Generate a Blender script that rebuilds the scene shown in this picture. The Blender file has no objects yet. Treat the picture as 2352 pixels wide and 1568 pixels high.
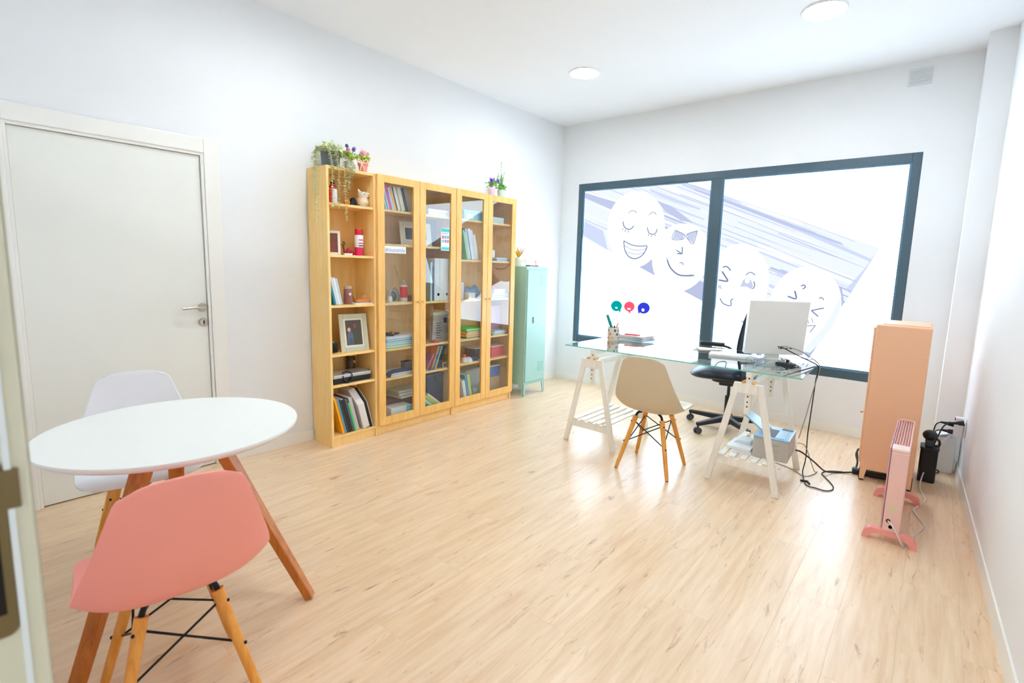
import bpy, bmesh, math, random
from math import sin, cos, pi, radians
from mathutils import Vector, Matrix

random.seed(11)
SC = bpy.context.scene
COL = SC.collection

# ------------------------------------------------------------------ camera
cam_d = bpy.data.cameras.new('camera')
cam = bpy.data.objects.new('camera', cam_d)
COL.objects.link(cam)
SC.camera = cam
YAW, PITCH, ROLL = 0.684323, -0.131347, 0.029493
fw = Vector((-sin(YAW) * cos(PITCH), cos(YAW) * cos(PITCH), sin(PITCH)))
rt = Vector((cos(YAW), sin(YAW), 0))
up = rt.cross(fw)
rr = rt * cos(ROLL) + up * sin(ROLL)
uu = up * cos(ROLL) - rt * sin(ROLL)
m = Matrix((rr, uu, -fw)).transposed().to_4x4()
m.translation = Vector((3.5930, -1.8492, 1.3727))
cam.matrix_world = m
cam_d.sensor_fit = 'HORIZONTAL'
cam_d.sensor_width = 36.0
cam_d.lens = 1145.32 * 36.0 / 2352.0
cam_d.shift_x = -30.82 / 2352.0
cam_d.shift_y = -22.29 / 2352.0
cam_d.clip_start = 0.02
cam_d.dof.use_dof = True
cam_d.dof.focus_distance = 3.6
cam_d.dof.aperture_fstop = 3.2

# ------------------------------------------------------------------ world, exposure
wd = bpy.data.worlds.new('world')
SC.world = wd
wd.use_nodes = True
wd.node_tree.nodes['Background'].inputs[0].default_value = (0.86, 0.95, 1.0, 1)
wd.node_tree.nodes['Background'].inputs[1].default_value = 0.8
SC.view_settings.view_transform = 'Standard'
SC.view_settings.look = 'None'
SC.view_settings.gamma = 1.0
SC.view_settings.use_curve_mapping = False
SC.view_settings.exposure = 0.60
SC.cycles.max_bounces = 8
SC.cycles.diffuse_bounces = 6
SC.cycles.use_light_tree = False
SC.cycles.glossy_bounces = 3
SC.cycles.transparent_max_bounces = 10
SC.cycles.caustics_reflective = False
SC.cycles.caustics_refractive = False
WINDOW_GLOW = 4.7      # daylight behind the printed window film
LAMP_GLOW = 146.0       # the ceiling downlights

# ------------------------------------------------------------------ materials
def lin(c):
    def f(v):
        v = v / 255.0
        return v / 12.92 if v <= 0.04045 else ((v + 0.055) / 1.055) ** 2.4
    return (f(c[0]), f(c[1]), f(c[2]), 1)

MATS = {}
def mat(name, rgb=(200, 200, 200), rough=0.5, metal=0.0, spec=0.5, vary=0.05, scale=14.0, bump=0.0, coat=0.0, emit=0.0, stretch=None):
    if name in MATS:
        return MATS[name]
    M = bpy.data.materials.new(name)
    M.use_nodes = True
    nt = M.node_tree
    b = nt.nodes['Principled BSDF']
    c = lin(rgb)
    b.inputs['Roughness'].default_value = rough
    b.inputs['Metallic'].default_value = metal
    b.inputs['Specular IOR Level'].default_value = spec
    b.inputs['Coat Weight'].default_value = coat
    if vary > 0:
        tc = nt.nodes.new('ShaderNodeTexCoord')
        mp = nt.nodes.new('ShaderNodeMapping')
        if stretch:
            mp.inputs['Scale'].default_value = stretch
        n = nt.nodes.new('ShaderNodeTexNoise')
        n.inputs['Scale'].default_value = scale
        n.inputs['Detail'].default_value = 3
        r = nt.nodes.new('ShaderNodeMix')
        r.data_type = 'RGBA'
        r.inputs['A'].default_value = (c[0] * (1 - vary), c[1] * (1 - vary), c[2] * (1 - vary), 1)
        r.inputs['B'].default_value = (min(1, c[0] * (1 + vary)), min(1, c[1] * (1 + vary)), min(1, c[2] * (1 + vary)), 1)
        nt.links.new(tc.outputs['Object'], mp.inputs['Vector'])
        nt.links.new(mp.outputs['Vector'], n.inputs['Vector'])
        nt.links.new(n.outputs['Fac'], r.inputs['Factor'])
        nt.links.new(r.outputs['Result'], b.inputs['Base Color'])
        if bump > 0:
            bp = nt.nodes.new('ShaderNodeBump')
            bp.inputs['Strength'].default_value = bump
            bp.inputs['Distance'].default_value = 0.002
            nt.links.new(n.outputs['Fac'], bp.inputs['Height'])
            nt.links.new(bp.outputs['Normal'], b.inputs['Normal'])
    else:
        b.inputs['Base Color'].default_value = c
    if emit > 0:
        b.inputs['Emission Color'].default_value = c
        b.inputs['Emission Strength'].default_value = emit
    MATS[name] = M
    return M

def wood(name, light, dark, stretch, scale=6.0, rough=0.45, knots=False, rnd=False, coat=0.0, spec=0.5):
    if name in MATS:
        return MATS[name]
    M = bpy.data.materials.new(name)
    M.use_nodes = True
    nt = M.node_tree
    L = nt.links
    b = nt.nodes['Principled BSDF']
    b.inputs['Roughness'].default_value = rough
    b.inputs['Coat Weight'].default_value = coat
    b.inputs['Coat Roughness'].default_value = 0.32
    b.inputs['Specular IOR Level'].default_value = spec
    tc = nt.nodes.new('ShaderNodeTexCoord')
    vec = tc.outputs['Object']
    oi = None
    if rnd:
        oi = nt.nodes.new('ShaderNodeObjectInfo')
        ml = nt.nodes.new('ShaderNodeMath'); ml.operation = 'MULTIPLY'; ml.inputs[1].default_value = 37.0
        L.new(oi.outputs['Random'], ml.inputs[0])
        ad = nt.nodes.new('ShaderNodeVectorMath'); ad.operation = 'ADD'
        cb = nt.nodes.new('ShaderNodeCombineXYZ')
        for i in range(3):
            L.new(ml.outputs[0], cb.inputs[i])
        L.new(vec, ad.inputs[0]); L.new(cb.outputs[0], ad.inputs[1])
        vec = ad.outputs[0]
    mp = nt.nodes.new('ShaderNodeMapping')
    mp.inputs['Scale'].default_value = stretch
    L.new(vec, mp.inputs['Vector'])
    n = nt.nodes.new('ShaderNodeTexNoise')
    n.inputs['Scale'].default_value = scale
    n.inputs['Detail'].default_value = 6
    n.inputs['Roughness'].default_value = 0.62
    n.inputs['Distortion'].default_value = 0.35
    L.new(mp.outputs[0], n.inputs['Vector'])
    cr = nt.nodes.new('ShaderNodeValToRGB')
    cr.color_ramp.elements[0].position = 0.30; cr.color_ramp.elements[0].color = lin(dark)
    cr.color_ramp.elements[1].position = 0.66; cr.color_ramp.elements[1].color = lin(light)
    L.new(n.outputs['Fac'], cr.inputs['Fac'])
    out = cr.outputs['Color']
    if knots:
        n2 = nt.nodes.new('ShaderNodeTexNoise')
        n2.inputs['Scale'].default_value = 1.0
        n2.inputs['Detail'].default_value = 5
        n2.inputs['Roughness'].default_value = 0.7
        n2.inputs['Distortion'].default_value = 0.6
        mp2 = nt.nodes.new('ShaderNodeMapping')
        mp2.inputs['Scale'].default_value = (30, 5.5, 1)
        L.new(vec, mp2.inputs['Vector']); L.new(mp2.outputs[0], n2.inputs['Vector'])
        c2 = nt.nodes.new('ShaderNodeValToRGB')
        c2.color_ramp.elements[0].position = 0.60; c2.color_ramp.elements[0].color = (0, 0, 0, 1)
        c2.color_ramp.elements[1].position = 0.80; c2.color_ramp.elements[1].color = (1, 1, 1, 1)
        L.new(n2.outputs['Fac'], c2.inputs['Fac'])
        mx = nt.nodes.new('ShaderNodeMix'); mx.data_type = 'RGBA'
        mx.inputs['B'].default_value = lin((142, 88, 44))
        L.new(c2.outputs['Color'], mx.inputs['Factor']); L.new(out, mx.inputs['A'])
        out = mx.outputs['Result']
    if rnd:
        hs = nt.nodes.new('ShaderNodeHueSaturation')
        mr = nt.nodes.new('ShaderNodeMapRange')
        mr.inputs['To Min'].default_value = 0.98; mr.inputs['To Max'].default_value = 1.02
        L.new(oi.outputs['Random'], mr.inputs['Value'])
        L.new(mr.outputs['Result'], hs.inputs['Value']); L.new(out, hs.inputs['Color'])
        out = hs.outputs['Color']
    L.new(out, b.inputs['Base Color'])
    MATS[name] = M
    return M

def glass(name, tint=(1, 1, 1), refl=1.0, rough=0.0):
    if name in MATS:
        return MATS[name]
    M = bpy.data.materials.new(name)
    M.use_nodes = True
    nt = M.node_tree
    nt.nodes.remove(nt.nodes['Principled BSDF'])
    o = nt.nodes['Material Output']
    t = nt.nodes.new('ShaderNodeBsdfTransparent'); t.inputs[0].default_value = (*tint, 1)
    g = nt.nodes.new('ShaderNodeBsdfGlossy'); g.inputs['Roughness'].default_value = rough
    f = nt.nodes.new('ShaderNodeFresnel'); f.inputs['IOR'].default_value = 1.5
    k = nt.nodes.new('ShaderNodeMath'); k.operation = 'MULTIPLY'; k.inputs[1].default_value = refl; k.use_clamp = True
    mx = nt.nodes.new('ShaderNodeMixShader')
    geo = nt.nodes.new('ShaderNodeNewGeometry')          # each pane is a slab: only its outer faces mirror
    inv = nt.nodes.new('ShaderNodeMath'); inv.operation = 'SUBTRACT'; inv.inputs[0].default_value = 1.0
    nt.links.new(geo.outputs['Backfacing'], inv.inputs[1])
    fm_ = nt.nodes.new('ShaderNodeMath'); fm_.operation = 'MULTIPLY'
    nt.links.new(f.outputs[0], fm_.inputs[0]); nt.links.new(inv.outputs[0], fm_.inputs[1])
    nt.links.new(fm_.outputs[0], k.inputs[0])
    nt.links.new(k.outputs[0], mx.inputs[0])
    nt.links.new(t.outputs[0], mx.inputs[1])
    nt.links.new(g.outputs[0], mx.inputs[2])
    nt.links.new(mx.outputs[0], o.inputs['Surface'])
    MATS[name] = M
    return M

def glow(name, rgb, strength):
    if name in MATS:
        return MATS[name]
    M = bpy.data.materials.new(name)
    M.use_nodes = True
    nt = M.node_tree
    nt.nodes.remove(nt.nodes['Principled BSDF'])
    e = nt.nodes.new('ShaderNodeEmission')
    e.inputs[0].default_value = (*rgb, 1); e.inputs[1].default_value = strength
    nt.links.new(e.outputs[0], nt.nodes['Material Output'].inputs['Surface'])
    MATS[name] = M
    return M

def paint(name, rgb):
    return mat(name, rgb, rough=0.85, spec=0.2, vary=0.012, scale=3.0)

WALL = paint('wall_paint', (236, 238, 240))
CEIL = paint('ceiling_paint', (243, 245, 247))
TRIM = mat('white_lacquer', (240, 239, 234), rough=0.35, vary=0.01)
DOORW = mat('door_lacquer', (236, 237, 231), rough=0.38, vary=0.012, scale=4)
BIRCH = wood('birch_veneer', (252, 217, 150), (246, 202, 122), (6, 6, 0.7), 5.0, 0.42)
BIRCHD = wood('birch_solid', (246, 202, 126), (236, 180, 92), (7, 7, 0.8), 5.0, 0.38)
OAK = wood('laminate_oak', (239, 212, 178), (222, 187, 146), (11, 0.9, 1), 3.2, 0.32, knots=True, rnd=True, spec=0.6, coat=0.35)
BEECH = wood('beech_leg', (240, 172, 84), (218, 142, 52), (9, 9, 0.9), 5.0, 0.4)
TEAK = wood('stained_leg', (206, 126, 50), (170, 90, 26), (9, 9, 0.9), 5.0, 0.4)
PINE = wood('white_stained_pine', (248, 246, 240), (238, 232, 220), (8, 8, 1.0), 4.0, 0.5)
BLACK = mat('black_plastic', (20, 22, 26), rough=0.42, vary=0.1)
BLACKM = mat('black_metal', (18, 18, 20), rough=0.38, metal=0.4, vary=0.05)
STEEL = mat('brushed_steel', (190, 184, 170), rough=0.28, metal=1.0, vary=0.05)
WHITEP = mat('white_plastic', (240, 241, 244), rough=0.35, vary=0.01)
PAPER = mat('paper', (240, 242, 244), rough=0.8, vary=0.02)
ANTHR = mat('anthracite_frame', (66, 90, 104), rough=0.4, vary=0.04)

# ------------------------------------------------------------------ mesh helpers
class MB:
    def __init__(self):
        self.v = []; self.f = []; self.mi = []; self.cur = 0
    def m(self, i):
        self.cur = i; return self
    def add(self, vs, fs):
        o = len(self.v)
        self.v += [tuple(p) for p in vs]
        for f in fs:
            self.f.append(tuple(i + o for i in f)); self.mi.append(self.cur)
        return self
    def box(self, x0, x1, y0, y1, z0, z1):
        vs = [(x, y, z) for z in (z0, z1) for y in (y0, y1) for x in (x0, x1)]
        return self.add(vs, [(0, 2, 3, 1), (4, 5, 7, 6), (0, 1, 5, 4), (2, 6, 7, 3), (0, 4, 6, 2), (1, 3, 7, 5)])
    def hexa(self, a, b):
        # a, b: two quads (4 points each), joined
        return self.add(list(a) + list(b), [(3, 2, 1, 0), (4, 5, 6, 7), (0, 1, 5, 4), (1, 2, 6, 5), (2, 3, 7, 6), (3, 0, 4, 7)])
    def bar(self, p, q, w, h, w2=None, h2=None, ref=(0, 0, 1)):
        p = Vector(p); q = Vector(q); d = (q - p).normalized()
        s = d.cross(Vector(ref))
        if s.length < 1e-4: s = d.cross(Vector((0, 1, 0)))
        s.normalize(); u = s.cross(d)
        w2 = w if w2 is None else w2; h2 = h if h2 is None else h2
        A = [p + s * a * w / 2 + u * b * h / 2 for a, b in ((-1, -1), (1, -1), (1, 1), (-1, 1))]
        B = [q + s * a * w2 / 2 + u * b * h2 / 2 for a, b in ((-1, -1), (1, -1), (1, 1), (-1, 1))]
        return self.hexa(A, B)
    def flatbar(self, p, q, sx, sy, sx2=None, sy2=None):
        # leg with horizontal axis-aligned ends (p bottom, q top)
        sx2 = sx if sx2 is None else sx2; sy2 = sy if sy2 is None else sy2
        A = [(p[0] + a * sx / 2, p[1] + b * sy / 2, p[2]) for a, b in ((-1, -1), (1, -1), (1, 1), (-1, 1))]
        B = [(q[0] + a * sx2 / 2, q[1] + b * sy2 / 2, q[2]) for a, b in ((-1, -1), (1, -1), (1, 1), (-1, 1))]
        return self.hexa(A, B)
    def tube(self, pts, r, n=8, r2=None, caps=True):
        pts = [Vector(p) for p in pts]; k = len(pts)
        vs = []; prev = None
        for i, p in enumerate(pts):
            d = (pts[min(i + 1, k - 1)] - pts[max(i - 1, 0)])
            d = d.normalized() if d.length > 1e-9 else Vector((0, 0, 1))
            if prev is None:
                a = d.orthogonal().normalized()
            else:
                a = prev - d * prev.dot(d)
                a = a.normalized() if a.length > 1e-6 else d.orthogonal().normalized()
            prev = a; b = d.cross(a)
            rad = r if r2 is None else r + (r2 - r) * i / (k - 1)
            vs += [p + (a * cos(2 * pi * j / n) + b * sin(2 * pi * j / n)) * rad for j in range(n)]
        fs = []
        for i in range(k - 1):
            for j in range(n):
                fs.append((i * n + j, i * n + (j + 1) % n, (i + 1) * n + (j + 1) % n, (i + 1) * n + j))
        if caps:
            fs.append(tuple(range(n - 1, -1, -1))); fs.append(tuple((k - 1) * n + j for j in range(n)))
        return self.add(vs, fs)
    def lathe(self, prof, n=20, c=(0, 0, 0), axis='z'):
        vs = []
        for r, z in prof:
            for j in range(n):
                a = 2 * pi * j / n
                if axis == 'z': vs.append((c[0] + r * cos(a), c[1] + r * sin(a), c[2] + z))
                elif axis == 'x': vs.append((c[0] + z, c[1] + r * cos(a), c[2] + r * sin(a)))
                else: vs.append((c[0] + r * sin(a), c[1] + z, c[2] + r * cos(a)))
        fs = []
        for i in range(len(prof) - 1):
            for j in range(n):
                fs.append((i * n + j, i * n + (j + 1) % n, (i + 1) * n + (j + 1) % n, (i + 1) * n + j))
        if prof[0][0] > 1e-5: fs.append(tuple(range(n - 1, -1, -1)))
        if prof[-1][0] > 1e-5: fs.append(tuple((len(prof) - 1) * n + j for j in range(n)))
        return self.add(vs, fs)
    def prism(self, poly, a, b, axis='y'):
        # poly in the two other axes, extruded from a to b along axis
        def P(u, v, w):
            return {'y': (u, w, v), 'x': (w, u, v), 'z': (u, v, w)}[axis]
        n = len(poly)
        vs = [P(u, v, a) for u, v in poly] + [P(u, v, b) for u, v in poly]
        fs = [tuple(range(n - 1, -1, -1)), tuple(range(n, 2 * n))]
        fs += [(i, (i + 1) % n, n + (i + 1) % n, n + i) for i in range(n)]
        return self.add(vs, fs)
    def flat(self, poly3):
        return self.add(poly3, [tuple(range(len(poly3)))])
    def ball(self, c, rx, ry, rz, n=14, k=8):
        vs = []; fs = []
        for i in range(k + 1):
            t = pi * i / k
            for j in range(n):
                a = 2 * pi * j / n
                vs.append((c[0] + rx * sin(t) * cos(a), c[1] + ry * sin(t) * sin(a), c[2] - rz * cos(t)))
        for i in range(k):
            for j in range(n):
                fs.append((i * n + j, i * n + (j + 1) % n, (i + 1) * n + (j + 1) % n, (i + 1) * n + j))
        return self.add(vs, fs)
    def tilt(self, ang, axis='X', ground=True):
        R = Matrix.Rotation(ang, 3, axis)
        self.v = [tuple(R @ Vector(p)) for p in self.v]
        if ground:
            z = min(p[2] for p in self.v)
            self.v = [(p[0], p[1], p[2] - z) for p in self.v]
        return self
    def build(self, name, mats, parent=None, smooth=False, bevel=0.0, seg=2, loc=None, rot=None):
        me = bpy.data.meshes.new(name)
        me.from_pydata(self.v, [], self.f)
        if not isinstance(mats, (list, tuple)): mats = [mats]
        for M in mats: me.materials.append(M)
        me.polygons.foreach_set('material_index', self.mi)
        bm = bmesh.new(); bm.from_mesh(me)
        bmesh.ops.remove_doubles(bm, verts=bm.verts, dist=1e-6)
        bmesh.ops.recalc_face_normals(bm, faces=bm.faces)
        bm.to_mesh(me); bm.free()
        if smooth:
            for p in me.polygons: p.use_smooth = True
            try: me.set_sharp_from_angle(angle=radians(42))
            except Exception: pass
        o = bpy.data.objects.new(name, me)
        COL.objects.link(o)
        if parent: o.parent = parent
        if loc: o.location = loc
        if rot: o.rotation_euler = rot
        if bevel > 0:
            bv = o.modifiers.new('bevel', 'BEVEL')
            bv.width = bevel; bv.segments = seg; bv.limit_method = 'ANGLE'; bv.angle_limit = radians(40)
        return o

def tag(o, label, cat, group=None):
    o['label'] = label; o['category'] = cat
    if group: o['group'] = group
    return o

def thing(name, label, cat, loc=(0, 0, 0), rotz=0.0, group=None):
    o = bpy.data.objects.new(name, None)
    COL.objects.link(o)
    o.empty_display_size = 0.05
    o.location = loc; o.rotation_euler = (0, 0, rotz)
    return tag(o, label, cat, group)

def struct(o, label=None):
    o['kind'] = 'structure'
    if label: o['label'] = label
    return o

def smooth_path(pts, k=6):
    q = []; n = len(pts)
    for i in range(n - 1):
        p0, p1, p2, p3 = [Vector(pts[j]) for j in (max(i - 1, 0), i, i + 1, min(i + 2, n - 1))]
        for s in range(k):
            t = s / k
            q.append(0.5 * (2 * p1 + (p2 - p0) * t + (2 * p0 - 5 * p1 + 4 * p2 - p3) * t * t + (3 * p1 - p0 - 3 * p2 + p3) * t ** 3))
    q.append(Vector(pts[-1]))
    return q

def rounded(x0, x1, y0, y1, r, n=5):
    out = []
    for cx, cy, a0 in ((x1 - r, y1 - r, 0), (x0 + r, y1 - r, 90), (x0 + r, y0 + r, 180), (x1 - r, y0 + r, 270)):
        for i in range(n + 1):
            a = radians(a0 + 90 * i / n)
            out.append((cx + r * cos(a), cy + r * sin(a)))
    return out

# outlines of the print on the window film, in metres on the window plane (x, z)
PRINT_BAND=[[(0.240,2.253),(0.796,2.271),(1.501,2.264),(1.886,2.129),(3.201,1.601),(2.776,0.620),(2.659,0.672),(0.267,1.748)]]
PRINT_STREAKS_0=[[(1.819,1.536),(2.580,1.252),(2.594,1.248),(2.218,1.381),(1.820,1.532)],
[(0.298,2.011),(1.675,1.468),(1.699,1.458),(1.038,1.705),(0.299,2.000)],
[(1.109,1.973),(1.670,1.749),(1.682,1.728),(1.400,1.830),(1.110,1.954)],
[(0.736,2.189),(1.702,1.799),(1.719,1.794),(1.245,1.977),(0.737,2.184)],
[(1.453,1.365),(2.041,1.164),(2.052,1.159),(1.758,1.254),(1.453,1.360)],
[(2.638,0.891),(2.860,0.814),(2.851,0.794),(2.640,0.871)],
[(1.864,2.000),(2.735,1.651),(2.752,1.633),(2.325,1.791),(1.865,1.983)],
[(1.581,1.273),(2.812,0.852),(2.832,0.851),(2.243,1.042),(1.582,1.269)],
[(2.564,0.848),(2.835,0.757),(2.833,0.752),(2.565,0.844)],
[(1.100,2.268),(1.645,2.032),(1.664,2.022),(1.151,2.233),(1.070,2.269)],
[(0.407,1.914),(1.184,1.617),(1.199,1.608),(0.812,1.747),(0.407,1.905)],
[(1.222,1.414),(2.301,1.017),(2.320,1.016),(1.795,1.199),(1.222,1.410)],
[(1.244,1.912),(1.815,1.687),(1.825,1.683),(1.539,1.791),(1.244,1.909)],
[(2.277,1.282),(2.953,1.030),(2.952,1.026),(2.673,1.123),(2.278,1.273)],
[(2.436,1.596),(3.087,1.337),(3.085,1.333),(2.791,1.443),(2.437,1.587)],
[(1.258,2.267),(2.002,1.961),(2.029,1.948),(1.248,2.254),(1.217,2.267)],
[(1.388,2.265),(2.005,2.001),(2.033,1.991),(1.362,2.265)],
[(1.197,2.267),(2.241,1.839),(2.264,1.833),(1.610,2.091),(1.182,2.267)],
[(1.602,1.216),(2.299,0.963),(2.313,0.946),(1.967,1.060),(1.604,1.199)],
[(1.117,2.203),(2.173,1.770),(2.192,1.765),(1.677,1.968),(1.117,2.199)],
[(1.794,1.076),(2.483,0.853),(2.496,0.840),(2.154,0.940),(1.795,1.063)],
[(2.185,1.166),(2.544,1.036),(2.551,1.032),(2.369,1.094),(2.185,1.162)],
[(1.820,1.657),(3.022,1.189),(3.022,1.189),(3.023,1.190),(2.467,1.395),(1.821,1.650)],
[(1.743,2.124),(2.646,1.761),(2.662,1.756),(2.220,1.926),(1.743,2.120)],
[(1.257,2.267),(2.081,1.926),(2.098,1.908),(1.662,2.077),(1.217,2.267)],
[(1.777,1.235),(2.310,1.059),(2.322,1.031),(2.055,1.106),(1.779,1.209)],
[(1.170,2.268),(2.088,1.901),(2.115,1.897),(1.336,2.197),(1.159,2.268)],
[(1.892,1.575),(3.011,1.162),(3.009,1.157),(2.544,1.318),(1.892,1.563)],
[(2.171,1.480),(2.998,1.160),(3.006,1.151),(3.004,1.146),(2.608,1.286),(2.172,1.462)],
[(0.430,2.106),(1.385,1.754),(1.402,1.745),(0.932,1.909),(0.430,2.098)],
[(2.246,0.982),(2.762,0.803),(2.773,0.791),(2.514,0.871),(2.247,0.969)],
[(2.078,2.031),(2.609,1.822),(2.621,1.797),(2.355,1.890),(2.080,2.008)],
[(2.755,0.630),(2.777,0.623),(2.776,0.620)],
[(0.378,2.258),(0.994,2.028),(1.010,1.995),(0.638,2.118),(0.301,2.255)],
[(1.688,1.648),(2.637,1.278),(2.654,1.276),(2.190,1.449),(1.688,1.646)],
[(2.280,1.060),(2.744,0.894),(2.753,0.885),(2.520,0.962),(2.281,1.051)],
[(1.742,1.708),(2.256,1.514),(2.266,1.505),(2.008,1.596),(1.743,1.700)],
[(1.469,1.442),(2.742,0.974),(2.763,0.970),(2.154,1.182),(1.469,1.436)],
[(1.809,1.334),(2.548,1.056),(2.563,1.038),(2.197,1.163),(1.811,1.316)],
[(2.053,1.242),(2.547,1.054),(2.557,1.045),(2.309,1.132),(2.054,1.232)],
[(1.469,2.264),(1.697,2.167),(1.713,2.159),(1.455,2.265)],
[(0.883,1.563),(1.574,1.323),(1.587,1.317),(1.242,1.429),(0.884,1.556)],
[(2.148,1.647),(2.698,1.418),(2.709,1.413),(2.433,1.521),(2.149,1.641)],
[(2.233,0.864),(2.376,0.812),(2.394,0.806),(2.255,0.854)],
[(1.077,2.242),(1.533,2.050),(1.542,2.039),(1.311,2.130),(1.077,2.233)],
[(2.065,2.040),(2.568,1.823),(2.577,1.815),(2.325,1.918),(2.066,2.033)],
[(0.536,1.694),(1.959,1.178),(1.983,1.170),(1.303,1.403),(0.537,1.684)],
[(2.287,0.849),(2.748,0.684),(2.757,0.679),(2.525,0.755),(2.288,0.843)],
[(2.593,1.346),(3.019,1.180),(3.015,1.173),(2.593,1.339)],
[(1.873,1.275),(2.896,0.897),(2.896,0.898),(2.557,1.017),(1.874,1.271)],
[(2.260,1.582),(2.773,1.414),(3.063,1.283),(3.072,1.303),(2.637,1.497),(2.255,1.643)]]
PRINT_STREAKS_1=[[(0.859,2.271),(1.416,2.054),(1.433,2.049),(0.964,2.224),(0.844,2.271)],
[(1.569,2.240),(2.256,1.957),(2.281,1.945),(1.580,2.221),(1.478,2.264),(1.501,2.264)],
[(0.724,1.744),(1.738,1.356),(1.756,1.350),(1.259,1.531),(0.724,1.738)],
[(2.164,1.706),(3.025,1.340),(3.040,1.336),(2.619,1.507),(2.165,1.702)],
[(0.368,2.257),(0.692,2.126),(0.702,2.120),(0.440,2.220),(0.352,2.257)],
[(1.609,2.192),(2.721,1.738),(2.741,1.722),(2.205,1.927),(1.610,2.176)],
[(2.669,0.953),(2.887,0.877),(2.886,0.874),(2.670,0.950)],
[(2.489,1.552),(3.079,1.319),(3.077,1.314),(3.056,1.322),(2.489,1.548)],
[(1.173,2.002),(1.632,1.820),(1.642,1.799),(1.411,1.880),(1.175,1.982)],
[(1.433,1.458),(2.695,0.975),(2.717,0.962),(2.113,1.177),(1.434,1.442)],
[(1.623,2.221),(1.980,2.062),(2.004,2.056),(1.602,2.229)],
[(2.693,0.729),(2.806,0.690),(2.805,0.687),(2.693,0.726)],
[(1.238,2.267),(1.620,2.102),(1.634,2.099),(1.253,2.257),(1.230,2.267)],
[(1.280,1.538),(1.839,1.333),(1.849,1.324),(1.569,1.420),(1.281,1.529)],
[(0.676,1.564),(1.602,1.222),(1.625,1.213),(0.995,1.432),(0.835,1.492)],
[(0.409,2.198),(1.770,1.653),(1.794,1.630),(1.141,1.873),(0.411,2.175)],
[(2.555,1.477),(3.058,1.270),(3.057,1.268),(2.555,1.475)],
[(2.027,1.808),(2.646,1.544),(2.657,1.540),(2.349,1.666),(2.027,1.804)],
[(2.474,1.414),(3.025,1.195),(3.020,1.182),(2.475,1.403)],
[(2.586,1.782),(2.994,1.602),(3.002,1.597),(2.796,1.684),(2.587,1.778)],
[(2.491,0.827),(2.819,0.719),(2.817,0.714),(2.491,0.823)],
[(2.614,1.406),(3.046,1.243),(3.040,1.229),(3.019,1.237),(2.615,1.394)],
[(1.665,1.649),(2.119,1.477),(2.128,1.472),(1.899,1.553),(1.665,1.644)],
[(2.383,1.435),(2.843,1.271),(2.854,1.247),(2.623,1.317),(2.385,1.412)],
[(1.049,2.015),(1.811,1.711),(1.825,1.704),(1.446,1.847),(1.049,2.009)],
[(1.960,1.567),(2.586,1.329),(2.598,1.322),(2.286,1.433),(1.961,1.560)],
[(2.554,0.850),(2.833,0.753),(2.828,0.741),(2.827,0.741),(2.555,0.841)],
[(2.566,1.090),(2.923,0.959),(2.916,0.943),(2.568,1.075)],
[(1.848,1.822),(2.358,1.618),(2.368,1.611),(2.111,1.708),(1.848,1.816)],
[(2.541,1.020),(2.894,0.892),(2.885,0.872),(2.543,1.003)],
[(2.240,1.824),(3.034,1.508),(3.048,1.504),(2.658,1.652),(2.240,1.820)],
[(1.907,2.074),(2.927,1.648),(2.947,1.625),(2.452,1.816),(1.908,2.051)],
[(1.469,2.152),(2.518,1.722),(2.537,1.714),(2.027,1.913),(1.469,2.144)],
[(2.536,1.868),(3.014,1.658),(3.033,1.654),(2.511,1.874),(2.413,1.917)],
[(1.180,2.027),(1.877,1.748),(1.890,1.743),(1.542,1.876),(1.180,2.023)],
[(2.423,1.740),(3.129,1.433),(3.128,1.431),(2.797,1.567),(2.424,1.732)],
[(2.382,1.522),(2.761,1.373),(2.769,1.369),(2.577,1.441),(2.382,1.518)],
[(1.515,1.903),(2.742,1.429),(2.763,1.424),(2.175,1.640),(1.516,1.897)],
[(2.522,1.334),(3.004,1.147),(2.998,1.133),(2.976,1.141),(2.523,1.321)],
[(1.212,2.098),(1.379,2.031),(1.625,1.854),(1.495,1.878),(1.311,1.984)],
[(0.286,2.245),(0.725,2.109),(0.667,2.031),(0.312,2.178)]]
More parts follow.
